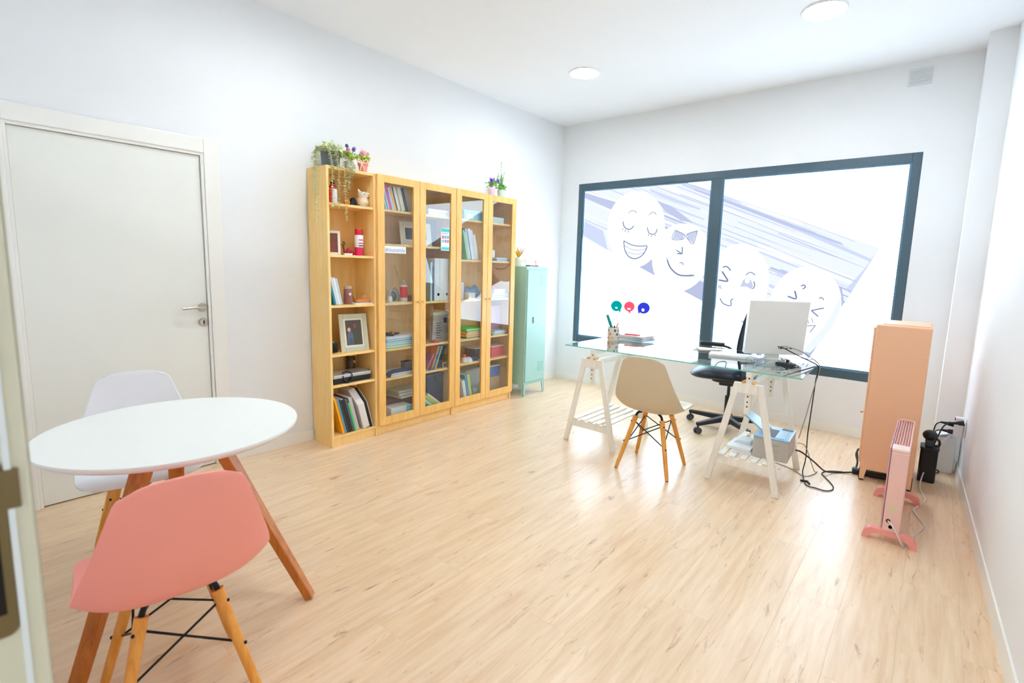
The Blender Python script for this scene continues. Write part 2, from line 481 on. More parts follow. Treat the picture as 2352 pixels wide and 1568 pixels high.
PRINT_STREAKS_2=[[(2.384,1.528),(3.052,1.258),(3.050,1.251),(2.970,1.282),(2.385,1.521)],
[(1.333,2.050),(1.731,1.891),(1.739,1.875),(1.538,1.948),(1.334,2.036)],
[(0.939,2.270),(1.803,1.905),(1.824,1.897),(1.252,2.129),(0.921,2.270)],
[(2.171,1.465),(3.008,1.155),(3.005,1.149),(2.740,1.241),(2.172,1.455)],
[(2.233,0.863),(2.532,0.763),(2.546,0.738),(2.448,0.767)],
[(1.467,1.265),(1.980,1.091),(1.991,1.076),(1.733,1.155),(1.468,1.251)],
[(2.362,0.951),(2.849,0.788),(2.842,0.774),(2.658,0.828),(2.364,0.934)],
[(0.757,1.684),(1.767,1.309),(1.785,1.299),(1.290,1.472),(0.757,1.674)],
[(2.442,1.373),(3.006,1.150),(3.002,1.141),(2.930,1.168),(2.443,1.363)],
[(0.621,2.266),(1.390,1.954),(1.408,1.943),(0.929,2.127),(0.595,2.265)],
[(1.186,2.248),(1.898,1.964),(1.912,1.952),(1.557,2.084),(1.187,2.237)],
[(1.229,1.323),(1.606,1.187),(1.613,1.181),(1.422,1.245),(1.229,1.317)],
[(1.819,2.000),(2.728,1.640),(2.744,1.636),(2.300,1.805),(1.820,1.997)],
[(1.759,1.912),(2.704,1.534),(2.721,1.530),(2.260,1.707),(1.760,1.908)],
[(0.674,2.127),(1.347,1.874),(1.360,1.870),(1.023,1.991),(0.674,2.124)],
[(2.638,0.977),(2.893,0.889),(2.887,0.876),(2.639,0.965)],
[(1.433,2.234),(2.556,1.755),(2.576,1.742),(2.033,1.961),(1.434,2.222)],
[(1.122,2.226),(1.677,1.999),(1.690,1.971),(1.411,2.072),(1.124,2.200)],
[(1.206,1.603),(2.235,1.202),(2.253,1.196),(1.751,1.382),(1.206,1.597)],
[(2.233,0.864),(2.793,0.660),(2.792,0.658),(2.565,0.735),(2.311,0.828)],
[(1.308,1.556),(1.754,1.387),(1.762,1.382),(1.537,1.462),(1.309,1.551)],
[(2.405,0.786),(2.673,0.699),(2.694,0.698),(2.400,0.789)],
[(1.232,1.897),(2.247,1.518),(2.266,1.501),(1.771,1.672),(1.233,1.880)],
[(2.337,1.911),(2.868,1.687),(2.879,1.681),(2.613,1.788),(2.338,1.906)],
[(1.954,1.701),(2.926,1.316),(2.943,1.305),(2.471,1.481),(1.955,1.689)],
[(0.394,2.174),(1.184,1.879),(1.200,1.857),(0.807,1.992),(0.395,2.154)],
[(0.464,1.659),(2.048,1.096),(2.075,1.095),(1.289,1.362),(0.494,1.645)],
[(1.224,1.889),(2.006,1.583),(2.020,1.578),(1.633,1.723),(1.224,1.884)],
[(1.413,1.903),(2.541,1.448),(2.561,1.442),(2.016,1.651),(1.414,1.896)],
[(2.055,1.513),(2.971,1.145),(2.987,1.142),(2.540,1.313),(2.055,1.510)],
[(1.754,1.409),(2.615,1.096),(2.630,1.092),(2.208,1.237),(1.755,1.404)],
[(0.265,1.956),(0.927,1.716),(0.940,1.701),(0.608,1.813),(0.266,1.943)],
[(1.084,2.268),(1.834,1.945),(1.857,1.939),(1.214,2.205),(1.068,2.269)],
[(2.635,1.218),(2.980,1.091),(2.972,1.073),(2.636,1.201)],
[(1.892,1.454),(2.966,1.062),(2.967,1.061),(2.962,1.049),(2.468,1.213),(1.893,1.431)],
[(1.425,1.538),(2.800,1.042),(2.824,1.027),(2.171,1.246),(1.426,1.521)],
[(2.053,1.856),(2.893,1.528),(2.909,1.518),(2.497,1.669),(2.054,1.846)],
[(0.488,1.899),(1.759,1.443),(1.781,1.440),(1.167,1.651),(0.488,1.896)],
[(2.149,1.492),(3.015,1.172),(3.013,1.166),(2.772,1.250),(2.150,1.483)],
[(2.084,1.176),(2.744,0.929),(2.757,0.913),(2.430,1.024),(2.086,1.160)],
[(1.839,1.041),(2.499,0.798),(2.514,0.791),(2.095,0.935),(1.963,0.985)],
[(1.485,2.256),(1.889,2.095),(2.474,1.845),(3.155,1.511),(3.156,1.497),(3.152,1.487),(2.477,1.802),(1.892,2.051),(1.469,2.234)],
[(0.303,1.917),(0.575,1.798),(0.652,1.577),(0.312,1.747)],
[(3.107,1.423),(3.182,1.572),(3.061,1.277),(3.034,1.215),(2.996,1.254)]]
PRINT_SHADE=[[(1.004,1.416),(1.270,1.510),(1.778,1.256),(2.406,1.041),(2.708,0.723),(2.659,0.672),(2.659,0.672),(2.659,0.672)],
[(2.551,0.720),(2.712,0.679),(2.776,0.620),(2.995,1.142),(2.963,1.280),(2.484,0.751)]]
PRINT_CRESCENT=[[(2.971,1.197),(2.971,1.070),(2.931,0.924),(2.857,0.786),(2.778,0.673),(2.712,0.679),(2.803,0.816),(2.889,0.970),(2.938,1.124)]]
PRINT_PALE=[[(0.285,1.394),(0.647,1.285),(1.066,1.153),(0.779,1.212),(0.288,1.345)],
[(0.291,1.288),(0.564,1.221),(0.909,1.108),(0.522,1.191)],
[(0.424,1.349),(0.714,1.243),(1.006,1.164),(0.716,1.209)]]
PRINT_EGGS=[[(1.321,1.766),(1.311,1.705),(1.295,1.646),(1.271,1.590),(1.240,1.538),(1.204,1.492),(1.163,1.454),(1.118,1.423),(1.070,1.402),(1.020,1.390),(0.968,1.388),(0.917,1.396),(0.866,1.415),(0.818,1.444),(0.773,1.483),(0.732,1.530),(0.697,1.584),(0.668,1.644),(0.647,1.709),(0.634,1.776),(0.630,1.844),(0.635,1.910),(0.649,1.973),(0.672,2.032),(0.704,2.084),(0.743,2.129),(0.789,2.165),(0.840,2.191),(0.895,2.207),(0.951,2.213),(1.008,2.209),(1.064,2.195),(1.117,2.172),(1.166,2.141),(1.210,2.102),(1.247,2.056),(1.278,2.005),(1.301,1.949),(1.315,1.889),(1.322,1.828)],
[(1.808,1.423),(1.790,1.373),(1.766,1.325),(1.736,1.282),(1.701,1.243),(1.661,1.210),(1.619,1.183),(1.573,1.164),(1.526,1.154),(1.479,1.151),(1.432,1.158),(1.387,1.173),(1.345,1.197),(1.307,1.228),(1.273,1.268),(1.245,1.313),(1.223,1.364),(1.208,1.418),(1.200,1.475),(1.201,1.533),(1.209,1.589),(1.225,1.643),(1.249,1.693),(1.279,1.738),(1.316,1.776),(1.358,1.807),(1.404,1.830),(1.452,1.844),(1.503,1.850),(1.553,1.847),(1.602,1.836),(1.648,1.817),(1.691,1.790),(1.729,1.757),(1.761,1.719),(1.787,1.676),(1.806,1.628),(1.818,1.578),(1.822,1.527),(1.819,1.475)],
[(2.384,1.249),(2.377,1.193),(2.364,1.138),(2.345,1.086),(2.321,1.038),(2.292,0.995),(2.259,0.958),(2.222,0.929),(2.183,0.908),(2.141,0.895),(2.099,0.892),(2.056,0.898),(2.015,0.913),(1.975,0.938),(1.937,0.972),(1.904,1.013),(1.875,1.061),(1.851,1.115),(1.834,1.172),(1.823,1.233),(1.820,1.294),(1.824,1.354),(1.835,1.412),(1.854,1.466),(1.880,1.515),(1.911,1.557),(1.948,1.591),(1.989,1.617),(2.033,1.634),(2.079,1.642),(2.125,1.641),(2.170,1.630),(2.213,1.611),(2.253,1.585),(2.289,1.551),(2.320,1.510),(2.345,1.465),(2.365,1.414),(2.377,1.361),(2.384,1.305)],
[(2.953,0.956),(2.934,0.907),(2.911,0.860),(2.883,0.817),(2.851,0.778),(2.816,0.744),(2.778,0.717),(2.739,0.695),(2.699,0.681),(2.659,0.674),(2.619,0.676),(2.580,0.685),(2.544,0.702),(2.510,0.727),(2.479,0.760),(2.452,0.799),(2.430,0.844),(2.413,0.894),(2.401,0.948),(2.395,1.005),(2.395,1.062),(2.401,1.120),(2.413,1.176),(2.430,1.230),(2.453,1.279),(2.482,1.323),(2.514,1.362),(2.550,1.393),(2.590,1.417),(2.631,1.434),(2.674,1.442),(2.716,1.443),(2.758,1.436),(2.799,1.421),(2.837,1.400),(2.871,1.372),(2.902,1.338),(2.928,1.300),(2.949,1.257),(2.964,1.211),(2.973,1.162),(2.977,1.111),(2.975,1.059),(2.967,1.007)]]
PRINT_BOW=[[(1.444,1.783),(1.540,1.737),(1.526,1.692),(1.415,1.695)],
[(1.669,1.772),(1.565,1.741),(1.577,1.695),(1.638,1.649)]]
PRINT_IRIS=[[(2.130,1.232),(2.152,1.300),(2.187,1.324),(2.225,1.303),(2.247,1.253),(2.240,1.211),(2.187,1.238)]]
PRINT_GLINT=[[(2.214,1.294),(2.213,1.283),(2.208,1.274),(2.199,1.269),(2.189,1.268),(2.180,1.273),(2.173,1.281),(2.170,1.292),(2.171,1.303),(2.177,1.312),(2.185,1.317),(2.195,1.317),(2.205,1.313),(2.211,1.304)]]
PRINT_LINES=[(0.0068,[(0.889,1.977),(0.893,1.982),(0.898,1.989),(0.905,1.997),(0.913,2.002),(0.922,2.005),(0.932,2.007),(0.942,2.007),(0.952,2.005),(0.962,2.000),(0.972,1.992),(0.981,1.984),(0.987,1.978)]),
(0.0068,[(1.134,1.949),(1.140,1.955),(1.147,1.964),(1.156,1.972),(1.165,1.977),(1.173,1.979),(1.182,1.978),(1.191,1.975),(1.198,1.972),(1.204,1.968),(1.209,1.961),(1.214,1.955),(1.216,1.951)]),
(0.0119,[(0.826,1.894),(0.827,1.885),(0.830,1.872),(0.834,1.858),(0.839,1.846),(0.846,1.836),(0.855,1.827),(0.864,1.819),(0.875,1.813),(0.887,1.809),(0.900,1.807),(0.913,1.806),(0.925,1.808),(0.936,1.815),(0.947,1.825),(0.956,1.836),(0.963,1.843)]),
(0.0085,[(0.834,1.819),(0.825,1.798)]),
(0.0085,[(0.865,1.805),(0.857,1.778)]),
(0.0085,[(0.900,1.797),(0.898,1.770)]),
(0.0102,[(1.124,1.821),(1.127,1.811),(1.130,1.796),(1.135,1.781),(1.141,1.769),(1.149,1.761),(1.159,1.754),(1.169,1.750),(1.180,1.748),(1.191,1.748),(1.202,1.749),(1.213,1.753),(1.222,1.759),(1.228,1.768),(1.232,1.781),(1.235,1.793),(1.238,1.801)]),
(0.0085,[(1.146,1.752),(1.138,1.731)]),
(0.0085,[(1.180,1.739),(1.178,1.717)]),
(0.0085,[(1.217,1.745),(1.224,1.726)]),
(0.0102,[(0.849,1.682),(0.864,1.674),(0.886,1.662),(0.911,1.650),(0.936,1.640),(0.960,1.634),(0.985,1.628),(1.010,1.625),(1.035,1.622),(1.062,1.622),(1.090,1.624),(1.114,1.626),(1.131,1.627)]),
(0.0119,[(0.849,1.682),(0.852,1.662),(0.856,1.634),(0.861,1.604),(0.869,1.578),(0.880,1.556),(0.893,1.537),(0.908,1.520),(0.924,1.507),(0.943,1.497),(0.963,1.490),(0.984,1.486),(1.005,1.486),(1.025,1.491),(1.045,1.499),(1.064,1.510),(1.081,1.522),(1.095,1.537),(1.107,1.555),(1.117,1.572),(1.124,1.587),(1.129,1.600),(1.131,1.611),(1.131,1.621),(1.131,1.627)]),
(0.0051,[(0.856,1.632),(0.871,1.624),(0.891,1.613),(0.915,1.601),(0.939,1.592),(0.963,1.586),(0.988,1.582),(1.014,1.579),(1.038,1.578),(1.064,1.581),(1.090,1.586),(1.113,1.592),(1.129,1.596)]),
(0.0051,[(0.881,1.560),(0.903,1.555),(0.935,1.547),(0.970,1.540),(1.002,1.536),(1.030,1.537),(1.058,1.541),(1.081,1.546),(1.098,1.549)]),
(0.0119,[(1.528,1.613),(1.530,1.543)]),
(0.0119,[(1.530,1.543),(1.475,1.546)]),
(0.0102,[(1.464,1.580),(1.530,1.543)]),
(0.0085,[(1.508,1.451),(1.515,1.452),(1.526,1.452),(1.536,1.452),(1.543,1.450),(1.547,1.445),(1.548,1.439),(1.548,1.432),(1.549,1.427)]),
(0.0153,[(1.373,1.478),(1.378,1.465),(1.385,1.448),(1.394,1.428),(1.405,1.410),(1.417,1.394),(1.431,1.379),(1.447,1.365),(1.463,1.352),(1.478,1.342),(1.495,1.333),(1.513,1.326),(1.535,1.321),(1.567,1.320),(1.605,1.321),(1.640,1.324),(1.664,1.326)]),
(0.0068,[(1.362,1.505),(1.379,1.474)]),
(0.0068,[(1.631,1.313),(1.638,1.336)]),
(0.0068,[(1.670,1.314),(1.668,1.337)]),
(0.0068,[(1.441,1.785),(1.461,1.776),(1.491,1.763),(1.521,1.750),(1.540,1.737),(1.547,1.724),(1.546,1.712),(1.539,1.700),(1.526,1.692),(1.501,1.687),(1.467,1.685),(1.433,1.686),(1.412,1.694),(1.410,1.712),(1.419,1.740),(1.432,1.767),(1.441,1.785)]),
(0.0068,[(1.672,1.775),(1.651,1.769),(1.618,1.761),(1.586,1.751),(1.565,1.741),(1.559,1.731),(1.560,1.719),(1.568,1.707),(1.577,1.695),(1.590,1.679),(1.607,1.659),(1.625,1.645),(1.640,1.646),(1.651,1.669),(1.660,1.707),(1.667,1.748),(1.672,1.775)]),
(0.0119,[(1.951,1.415),(1.957,1.418),(1.967,1.422),(1.978,1.425),(1.989,1.424),(2.000,1.417),(2.012,1.405),(2.023,1.394),(2.031,1.386)]),
(0.0153,[(1.949,1.375),(1.955,1.367),(1.963,1.355),(1.973,1.341),(1.981,1.329),(1.991,1.316),(2.002,1.302),(2.009,1.290),(2.008,1.282),(1.992,1.280),(1.966,1.284),(1.939,1.288),(1.921,1.291)]),
(0.0068,[(1.909,1.246),(1.918,1.211)]),
(0.0068,[(1.925,1.241),(1.936,1.207)]),
(0.0068,[(1.941,1.239),(1.952,1.203)]),
(0.0085,[(2.173,1.348),(2.180,1.354),(2.190,1.363),(2.201,1.371),(2.212,1.375),(2.224,1.372),(2.237,1.365),(2.250,1.356),(2.258,1.351)]),
(0.0102,[(2.248,1.292),(2.251,1.285),(2.256,1.275),(2.260,1.264),(2.262,1.254),(2.260,1.244),(2.255,1.234),(2.251,1.224),(2.247,1.218)]),
(0.0102,[(1.951,1.111),(1.955,1.102),(1.961,1.089),(1.969,1.075),(1.978,1.064),(1.991,1.057),(2.007,1.051),(2.022,1.046),(2.035,1.044),(2.045,1.044),(2.053,1.045),(2.058,1.049),(2.062,1.054),(2.062,1.062),(2.059,1.073),(2.055,1.084),(2.054,1.093),(2.058,1.100),(2.065,1.106),(2.071,1.111),(2.076,1.114)]),
(0.0136,[(2.554,1.168),(2.568,1.163),(2.589,1.155),(2.610,1.149),(2.623,1.150),(2.624,1.163),(2.619,1.183),(2.612,1.204),(2.607,1.219)]),
(0.0102,[(2.652,1.265),(2.657,1.268),(2.664,1.272),(2.671,1.276),(2.677,1.276),(2.681,1.273),(2.685,1.268),(2.688,1.261),(2.688,1.255),(2.684,1.251),(2.678,1.246),(2.672,1.242),(2.667,1.240)]),
(0.0085,[(2.805,1.161),(2.808,1.164),(2.811,1.168),(2.816,1.172),(2.820,1.173),(2.826,1.170),(2.833,1.164),(2.839,1.157),(2.843,1.153)]),
(0.0102,[(2.850,1.082),(2.755,1.053)]),
(0.0102,[(2.755,1.053),(2.813,1.004)]),
(0.0068,[(2.717,0.910),(2.799,0.923)]),
(0.0068,[(2.799,0.923),(2.761,0.856)]),
(0.0051,[(2.730,0.978),(2.747,0.935)]),
(0.0051,[(2.761,0.988),(2.778,0.945)])]
PRINT_LOGOS=[('teal',[(0.871,0.955),(0.870,0.942),(0.866,0.929),(0.858,0.916),(0.847,0.906),(0.834,0.898),(0.820,0.892),(0.804,0.889),(0.788,0.889),(0.773,0.893),(0.759,0.899),(0.747,0.908),(0.738,0.919),(0.732,0.932),(0.729,0.945),(0.730,0.959),(0.735,0.972),(0.742,0.985),(0.753,0.995),(0.766,1.003),(0.781,1.009),(0.797,1.011),(0.813,1.011),(0.828,1.007),(0.842,1.001),(0.853,0.992),(0.862,0.981),(0.868,0.969)],[(0.822,0.900),(0.861,0.940),(0.857,0.879)],[(0.818,0.928),(0.814,0.923),(0.805,0.921),(0.795,0.922),(0.787,0.926),(0.785,0.932),(0.789,0.937),(0.798,0.939),(0.808,0.938),(0.816,0.934)]),
('red',[(1.029,0.960),(1.028,0.947),(1.024,0.935),(1.017,0.924),(1.007,0.914),(0.995,0.906),(0.981,0.901),(0.966,0.898),(0.951,0.899),(0.937,0.902),(0.924,0.907),(0.913,0.916),(0.904,0.926),(0.898,0.937),(0.896,0.950),(0.897,0.963),(0.901,0.975),(0.908,0.986),(0.918,0.996),(0.931,1.004),(0.944,1.009),(0.959,1.011),(0.974,1.011),(0.988,1.008),(1.001,1.002),(1.012,0.994),(1.021,0.984),(1.026,0.972)],[(0.941,0.906),(0.986,0.909),(0.976,0.872)],[(0.940,0.937),(0.980,0.938),(0.979,0.921),(0.943,0.920)]),
('blue',[(1.210,0.957),(1.209,0.943),(1.205,0.930),(1.197,0.917),(1.186,0.907),(1.173,0.898),(1.158,0.892),(1.141,0.889),(1.125,0.889),(1.109,0.893),(1.094,0.899),(1.082,0.908),(1.072,0.919),(1.066,0.932),(1.063,0.946),(1.064,0.960),(1.069,0.974),(1.077,0.986),(1.088,0.997),(1.102,1.006),(1.117,1.011),(1.133,1.014),(1.150,1.014),(1.165,1.010),(1.180,1.004),(1.192,0.995),(1.201,0.984),(1.207,0.971)],[(1.063,0.946),(1.102,0.900),(1.077,0.882)],[(1.148,0.931),(1.147,0.922),(1.141,0.915),(1.132,0.912),(1.123,0.914),(1.116,0.920),(1.113,0.928),(1.115,0.937),(1.121,0.945),(1.130,0.948),(1.139,0.946),(1.145,0.940)])]
# ================================================================== the room
H = 3.014          # ceiling height
YB = 3.170         # window wall
YF = -1.79         # wall with the doorway the picture is taken from
RA = math.tan(0.0384)
def xr(y): return 3.8255 + RA * (YB - y)       # the right wall is slightly skewed

# floor: laminate planks laid along the room
floor = MB().box(-0.2, 4.5, -3.0, 3.45, -0.06, -0.012).build('floor', mat('underlay', (150, 120, 90), rough=0.9))
struct(floor, 'light oak laminate floor of long planks')
PW, PL = 0.193, 1.29
pm = MB().box(0.00012, PW - 0.00012, 0.00012, PL - 0.00012, -0.012, 0.0)
proto = pm.build('plank', OAK, floor, bevel=0.0003, seg=1)
first = True
rows = 22
for i in range(rows):
    x = -0.05 + i * PW
    off = (i * 0.43) % PL
    y = -2.55 - off
    while y < 3.2:
        if y + PL > -2.5:
            o = proto if first else proto.copy()
            if not first: COL.objects.link(o)
            first = False
            o.parent = floor
            o.location = (x, y, 0)
        y += PL

ceiling = struct(MB().box(-0.2, 4.5, YF - 0.16, YB + 0.25, H, H + 0.1).build('ceiling', CEIL), 'white plastered ceiling')
# left wall with a door niche
DY0, DY1, DZ = -1.525, -0.655, 2.005
wl = MB()
wl.box(-0.15, 0, YF - 0.16, DY0, 0, H).box(-0.15, 0, DY1, YB + 0.2, 0, H).box(-0.15, 0, DY0, DY1, DZ, H).box(-0.15, -0.05, DY0, DY1, 0, DZ)
struct(wl.build('wall_left', WALL), 'long white wall behind the bookcases')
# back wall with the window opening
WX0, WX1, WZ0, WZ1 = 0.242, 3.407, 0.484, 2.335
wb = MB()
wb.box(0, WX0, YB, YB + 0.2, 0, H).box(WX1, 4.1, YB, YB + 0.2, 0, H).box(WX0, WX1, YB, YB + 0.2, 0, WZ0).box(WX0, WX1, YB, YB + 0.2, WZ1, H)
struct(wb.build('wall_back', WALL), 'white wall around the wide window')
wr = MB().prism([(xr(YB), YB), (xr(YF - 0.16), YF - 0.16), (xr(YF - 0.16) + 0.15, YF - 0.16), (xr(YB) + 0.15, YB)], 0, H, 'z')
struct(wr.build('wall_right', WALL), 'white wall along the right edge')
PX, PY = 3.694, 2.85
pl = MB().prism([(PX, YB), (PX, PY), (xr(PY), PY), (xr(YB), YB)], 0, H, 'z')
struct(pl.build('wall_pillar', WALL), 'boxed white pillar in the right corner')
OX0, OX1, OZ = 2.75, 3.72, 2.06
wf = MB()
wf.box(0, OX0 - 0.03, YF - 0.16, YF, 0, H).box(OX1 + 0.03, xr(YF), YF - 0.16, YF, 0, H).box(OX0 - 0.03, OX1 + 0.03, YF - 0.16, YF, OZ + 0.03, H)
struct(wf.build('wall_front', WALL), 'white wall with the open doorway')

# baseboards
def base_profile(a, b, nrm, name):
    a = Vector((*a, 0)); b = Vector((*b, 0)); n = Vector((*nrm, 0)).normalized() * 0.012
    mb = MB()
    mb.hexa([a, b, b + n, a + n], [a + Vector((0, 0, .078)), b + Vector((0, 0, .078)), b + n * .6 + Vector((0, 0, .078)), a + n * .6 + Vector((0, 0, .078))])
    return struct(mb.build(name, TRIM), 'white skirting board')
base_profile((0, DY1 + 0.09), (0, YB), (1, 0), 'baseboard_left')
base_profile((0.012, YB), (PX, YB), (0, -1), 'baseboard_back')
base_profile((xr(PY), PY), (xr(YF), YF), (-1, 0), 'baseboard_right')
base_profile((PX, PY), (xr(PY) - 0.012, PY), (0, -1), 'baseboard_pillar')
base_profile((PX, YB - 0.012), (PX, PY), (-1, 0), 'baseboard_pillar_side')

# door in the left wall
d1 = bpy.data.objects.new('door_1', None); COL.objects.link(d1); d1.location = (0, 0, 0)
struct(d1, 'closed white flush door with a lever handle')
leaf = MB().box(-0.045, -0.012, DY0 + 0.018, DY1 - 0.018, 0.006, DZ - 0.018).build('door_leaf', DOORW, d1, bevel=0.002)
fr = MB()
CW = 0.085
fr.box(0, 0.014, DY0 - CW, DY0, 0, DZ + CW).box(0, 0.014, DY1, DY1 + CW, 0, DZ + CW).box(0, 0.014, DY0, DY1, DZ, DZ + CW)
fr.build('door_casing', TRIM, d1, bevel=0.004)
st = MB()
st.box(-0.05, 0.006, DY0, DY0 + 0.016, 0, DZ).box(-0.05, 0.006, DY1 - 0.016, DY1, 0, DZ).box(-0.05, 0.006, DY0 + .016, DY1 - .016, DZ - 0.016, DZ)
st.build('door_jamb', TRIM, d1, bevel=0.002)
hy = -0.70
MB().lathe([(0.0, 0.004), (0.024, 0.004), (0.026, 0.0), (0.026, -0.012), (0, -0.012)], 20, (0, hy, 1.05), 'x').build('handle_rose', STEEL, d1, smooth=True)
hd = MB().tube(smooth_path([(-0.01, hy, 1.05), (0.03, hy, 1.05), (0.043, hy - 0.012, 1.051), (0.046, hy - 0.05, 1.054), (0.045, hy - 0.125, 1.05)]), 0.0085, 10)
hd.build('door_handle', STEEL, d1, smooth=True)
MB().lathe([(0.0, 0.002), (0.022, 0.002), (0.024, 0), (0.024, -0.012), (0, -0.012)], 20, (0, hy, 0.957), 'x').build('lock_rose', STEEL, d1, smooth=True)
MB().box(0.002, 0.004, hy - 0.003, hy + 0.004, 0.944, 0.968).build('keyhole', BLACK, d1)

# door frame the camera stands in, with its strike plate
d2 = bpy.data.objects.new('door_2', None); COL.objects.link(d2)
struct(d2, 'white doorway frame with a metal strike plate at the left edge')
JW = mat('doorway_lacquer', (214, 211, 190), rough=0.4, vary=0.012)
jb = MB()
jb.box(OX0 - 0.03, OX0, YF - 0.16, YF + 0.011, 0, OZ).box(OX1, OX1 + 0.03, YF - 0.16, YF + 0.011, 0, OZ).box(OX0 - .03, OX1 + 0.03, YF - 0.16, YF + 0.011, OZ, OZ + 0.03)
jb.build('door_jamb', JW, d2, bevel=0.003)
cs = MB()
cs.box(OX0 - 0.10, OX0 - 0.004, YF, YF + 0.013, 0, OZ + 0.1).box(OX1 + .004, OX1 + 0.10, YF, YF + 0.013, 0, OZ + 0.1).box(OX0 - .004, OX1 + .004, YF, YF + 0.013, OZ + 0.004, OZ + 0.1)
cs.build('door_casing', JW, d2, bevel=0.003)
MB().box(OX0, OX0 + 0.004, YF - 0.011, YF - 0.005, 0, OZ).build('door_seal', mat('rubber_seal', (226, 232, 236), rough=0.6), d2)
BRASS = mat('dull_brass', (126, 110, 78), rough=0.4, metal=0.8, vary=0.08)
plate = MB().prism([(YF - 0.012 - (0.03 - 0.03 * cos(radians(a))) * 0.5 if False else yy, zz) for yy, zz in rounded(YF - 0.045, YF - 0.012, 0.90, 1.125, 0.011)], OX0 - 0.001, OX0 + 0.003, 'x')
sp = plate.build('strike_plate', BRASS, d2)
MB().box(OX0 + 0.002, OX0 + 0.0045, YF - 0.018, YF + 0.001, 1.062, 1.112).build('latch_lip', BRASS, d2, bevel=0.001)
MB().box(OX0 + 0.0025, OX0 + 0.0038, YF - 0.040, YF - 0.021, 0.93, 1.05).build('bolt_hole', mat('hole_dark', (24, 17, 12), rough=0.9), d2)

# window: aluminium frame, two panes with a printed film
w1 = bpy.data.objects.new('window_1', None); COL.objects.link(w1); w1.location = (0, 0, 0)
struct(w1, 'wide two-pane window with an anthracite frame and printed film')
FY0, FY1 = YB + 0.004, YB + 0.07
MXC = 1.845; MW = 0.052
FWd = 0.056
fm = MB()
fm.box(WX0, WX0 + FWd, FY0, FY1, WZ0, WZ1).box(WX1 - FWd - .006, WX1, FY0, FY1, WZ0, WZ1)
fm.box(WX0 + FWd, WX1 - FWd - .006, FY0, FY1, WZ0, WZ0 + 0.075).box(WX0 + FWd, WX1 - FWd - .006, FY0, FY1, WZ1 - 0.07, WZ1)
fm.build('window_frame', ANTHR, w1, bevel=0.004)
MB().box(MXC - MW, MXC + MW, FY0 + 0.001, FY1, WZ0 + 0.075, WZ1 - 0.07).build('mullion', ANTHR, w1, bevel=0.004)
MB().box(WX0 + 0.003, WX1 - 0.003, YB + 0.07, YB + 0.2, WZ0 - 0.001, WZ0 + 0.004).build('window_sill', TRIM, w1)
BEAD = mat('glazing_bead', (92, 132, 158), rough=0.35, vary=0.03)
PYF = 3.205
G = WINDOW_GLOW
def film(n, r, g, b):
    M = glow('film_' + n, (r, g, b), 1.0 if n == 'white' else 0.742)
    if n not in ('white', 'egg'): M.cycles.emission_sampling = 'NONE'
    return M
F_WHITE = film('white', 0.77 * G, 0.975 * G, 1.19 * G)
F_BAND = film('band', 0.80, 0.86, 1.02)
F_S = [film('streak_a', 1.15, 1.22, 1.35), film('streak_b', 0.50, 0.56, 0.76), film('streak_c', 0.60, 0.67, 0.88)]
F_SHADE = film('shade', 0.46, 0.51, 0.72)
F_PALE = film('pale', 0.96, 0.98, 1.06)
F_EGG = film('egg', 1.16, 1.24, 1.34)
F_LINE = film('line', 0.17, 0.22, 0.38)
F_IRIS = film('iris', 0.55, 0.6, 0.78)
F_LOGO = {'teal': film('teal', 0.0, 0.36, 0.36), 'red': film('red', 0.92, 0.10, 0.17), 'blue': film('blue', 0.035, 0.05, 0.66)}
panes = []
for (xa, xb) in ((WX0 + FWd, MXC - MW), (MXC + MW, WX1 - FWd - .006)):
    za, zb = WZ0 + 0.075, WZ1 - 0.07
    pb_ = MB().m(1).box(xa - .004, xb + .004, PYF + .0003, PYF + 0.006, za - .004, zb + .004)
    pb_.m(0).flat([(xa - .004, PYF, za - .004), (xb + .004, PYF, za - .004), (xb + .004, PYF, zb + .004), (xa - .004, PYF, zb + .004)])
    p = pb_.build('window_pane', [F_WHITE, WHITEP], w1)
    panes.append(p)
    bd = MB()
    t = 0.014
    bd.box(xa, xa + t, FY0 + .012, PYF - .002, za, zb).box(xb - t, xb, FY0 + .012, PYF - .002, za, zb)
    bd.box(xa + t, xb - t, FY0 + .012, PYF - .002, za, za + t).box(xa + t, xb - t, FY0 + .012, PYF - .002, zb - t, zb)
    bd.build('glazing_bead', BEAD, p)
def clip_x(poly, lo, hi):
    for s, lim in ((1, lo), (-1, hi)):
        out = []
        n = len(poly)
        for j in range(n):
            p, q = poly[j], poly[(j + 1) % n]
            pin = s * (p[0] - lim) >= 0; qin = s * (q[0] - lim) >= 0
            if pin: out.append(p)
            if pin != qin:
                t = (lim - p[0]) / (q[0] - p[0])
                out.append((lim, p[1] + t * (q[1] - p[1])))
        poly = out
        if not poly: return []
    return poly
PR = [(WX0 + FWd + .014, MXC - MW - .014), (MXC + MW + .014, WX1 - FWd - .02)]
def decal(name, polys, M, layer):
    y = PYF - 0.0004 * layer
    for k, (lo, hi) in enumerate(PR):
        mb = MB(); any_ = False
        for pol in polys:
            c = clip_x(pol, lo, hi)
            if len(c) > 2:
                mb.flat([(a, y, b) for a, b in c]); any_ = True
        if any_: mb.build(name, M, panes[k])
decal('printed_boards', PRINT_BAND, F_BAND, 1)
decal('printed_haze', PRINT_PALE, F_PALE, 1)
decal('printed_streaks', PRINT_STREAKS_0, F_S[0], 2)
decal('printed_streaks', PRINT_STREAKS_2, F_S[2], 3)
decal('printed_streaks', PRINT_STREAKS_1, F_S[1], 4)
decal('printed_shade', PRINT_SHADE, F_SHADE, 5)
for e in (0, 3): decal('printed_egg', [PRINT_EGGS[e]], F_EGG, 6)
for e in (1, 2): decal('printed_egg', [PRINT_EGGS[e]], F_EGG, 7)
decal('printed_crescent', PRINT_CRESCENT, F_BAND, 8)
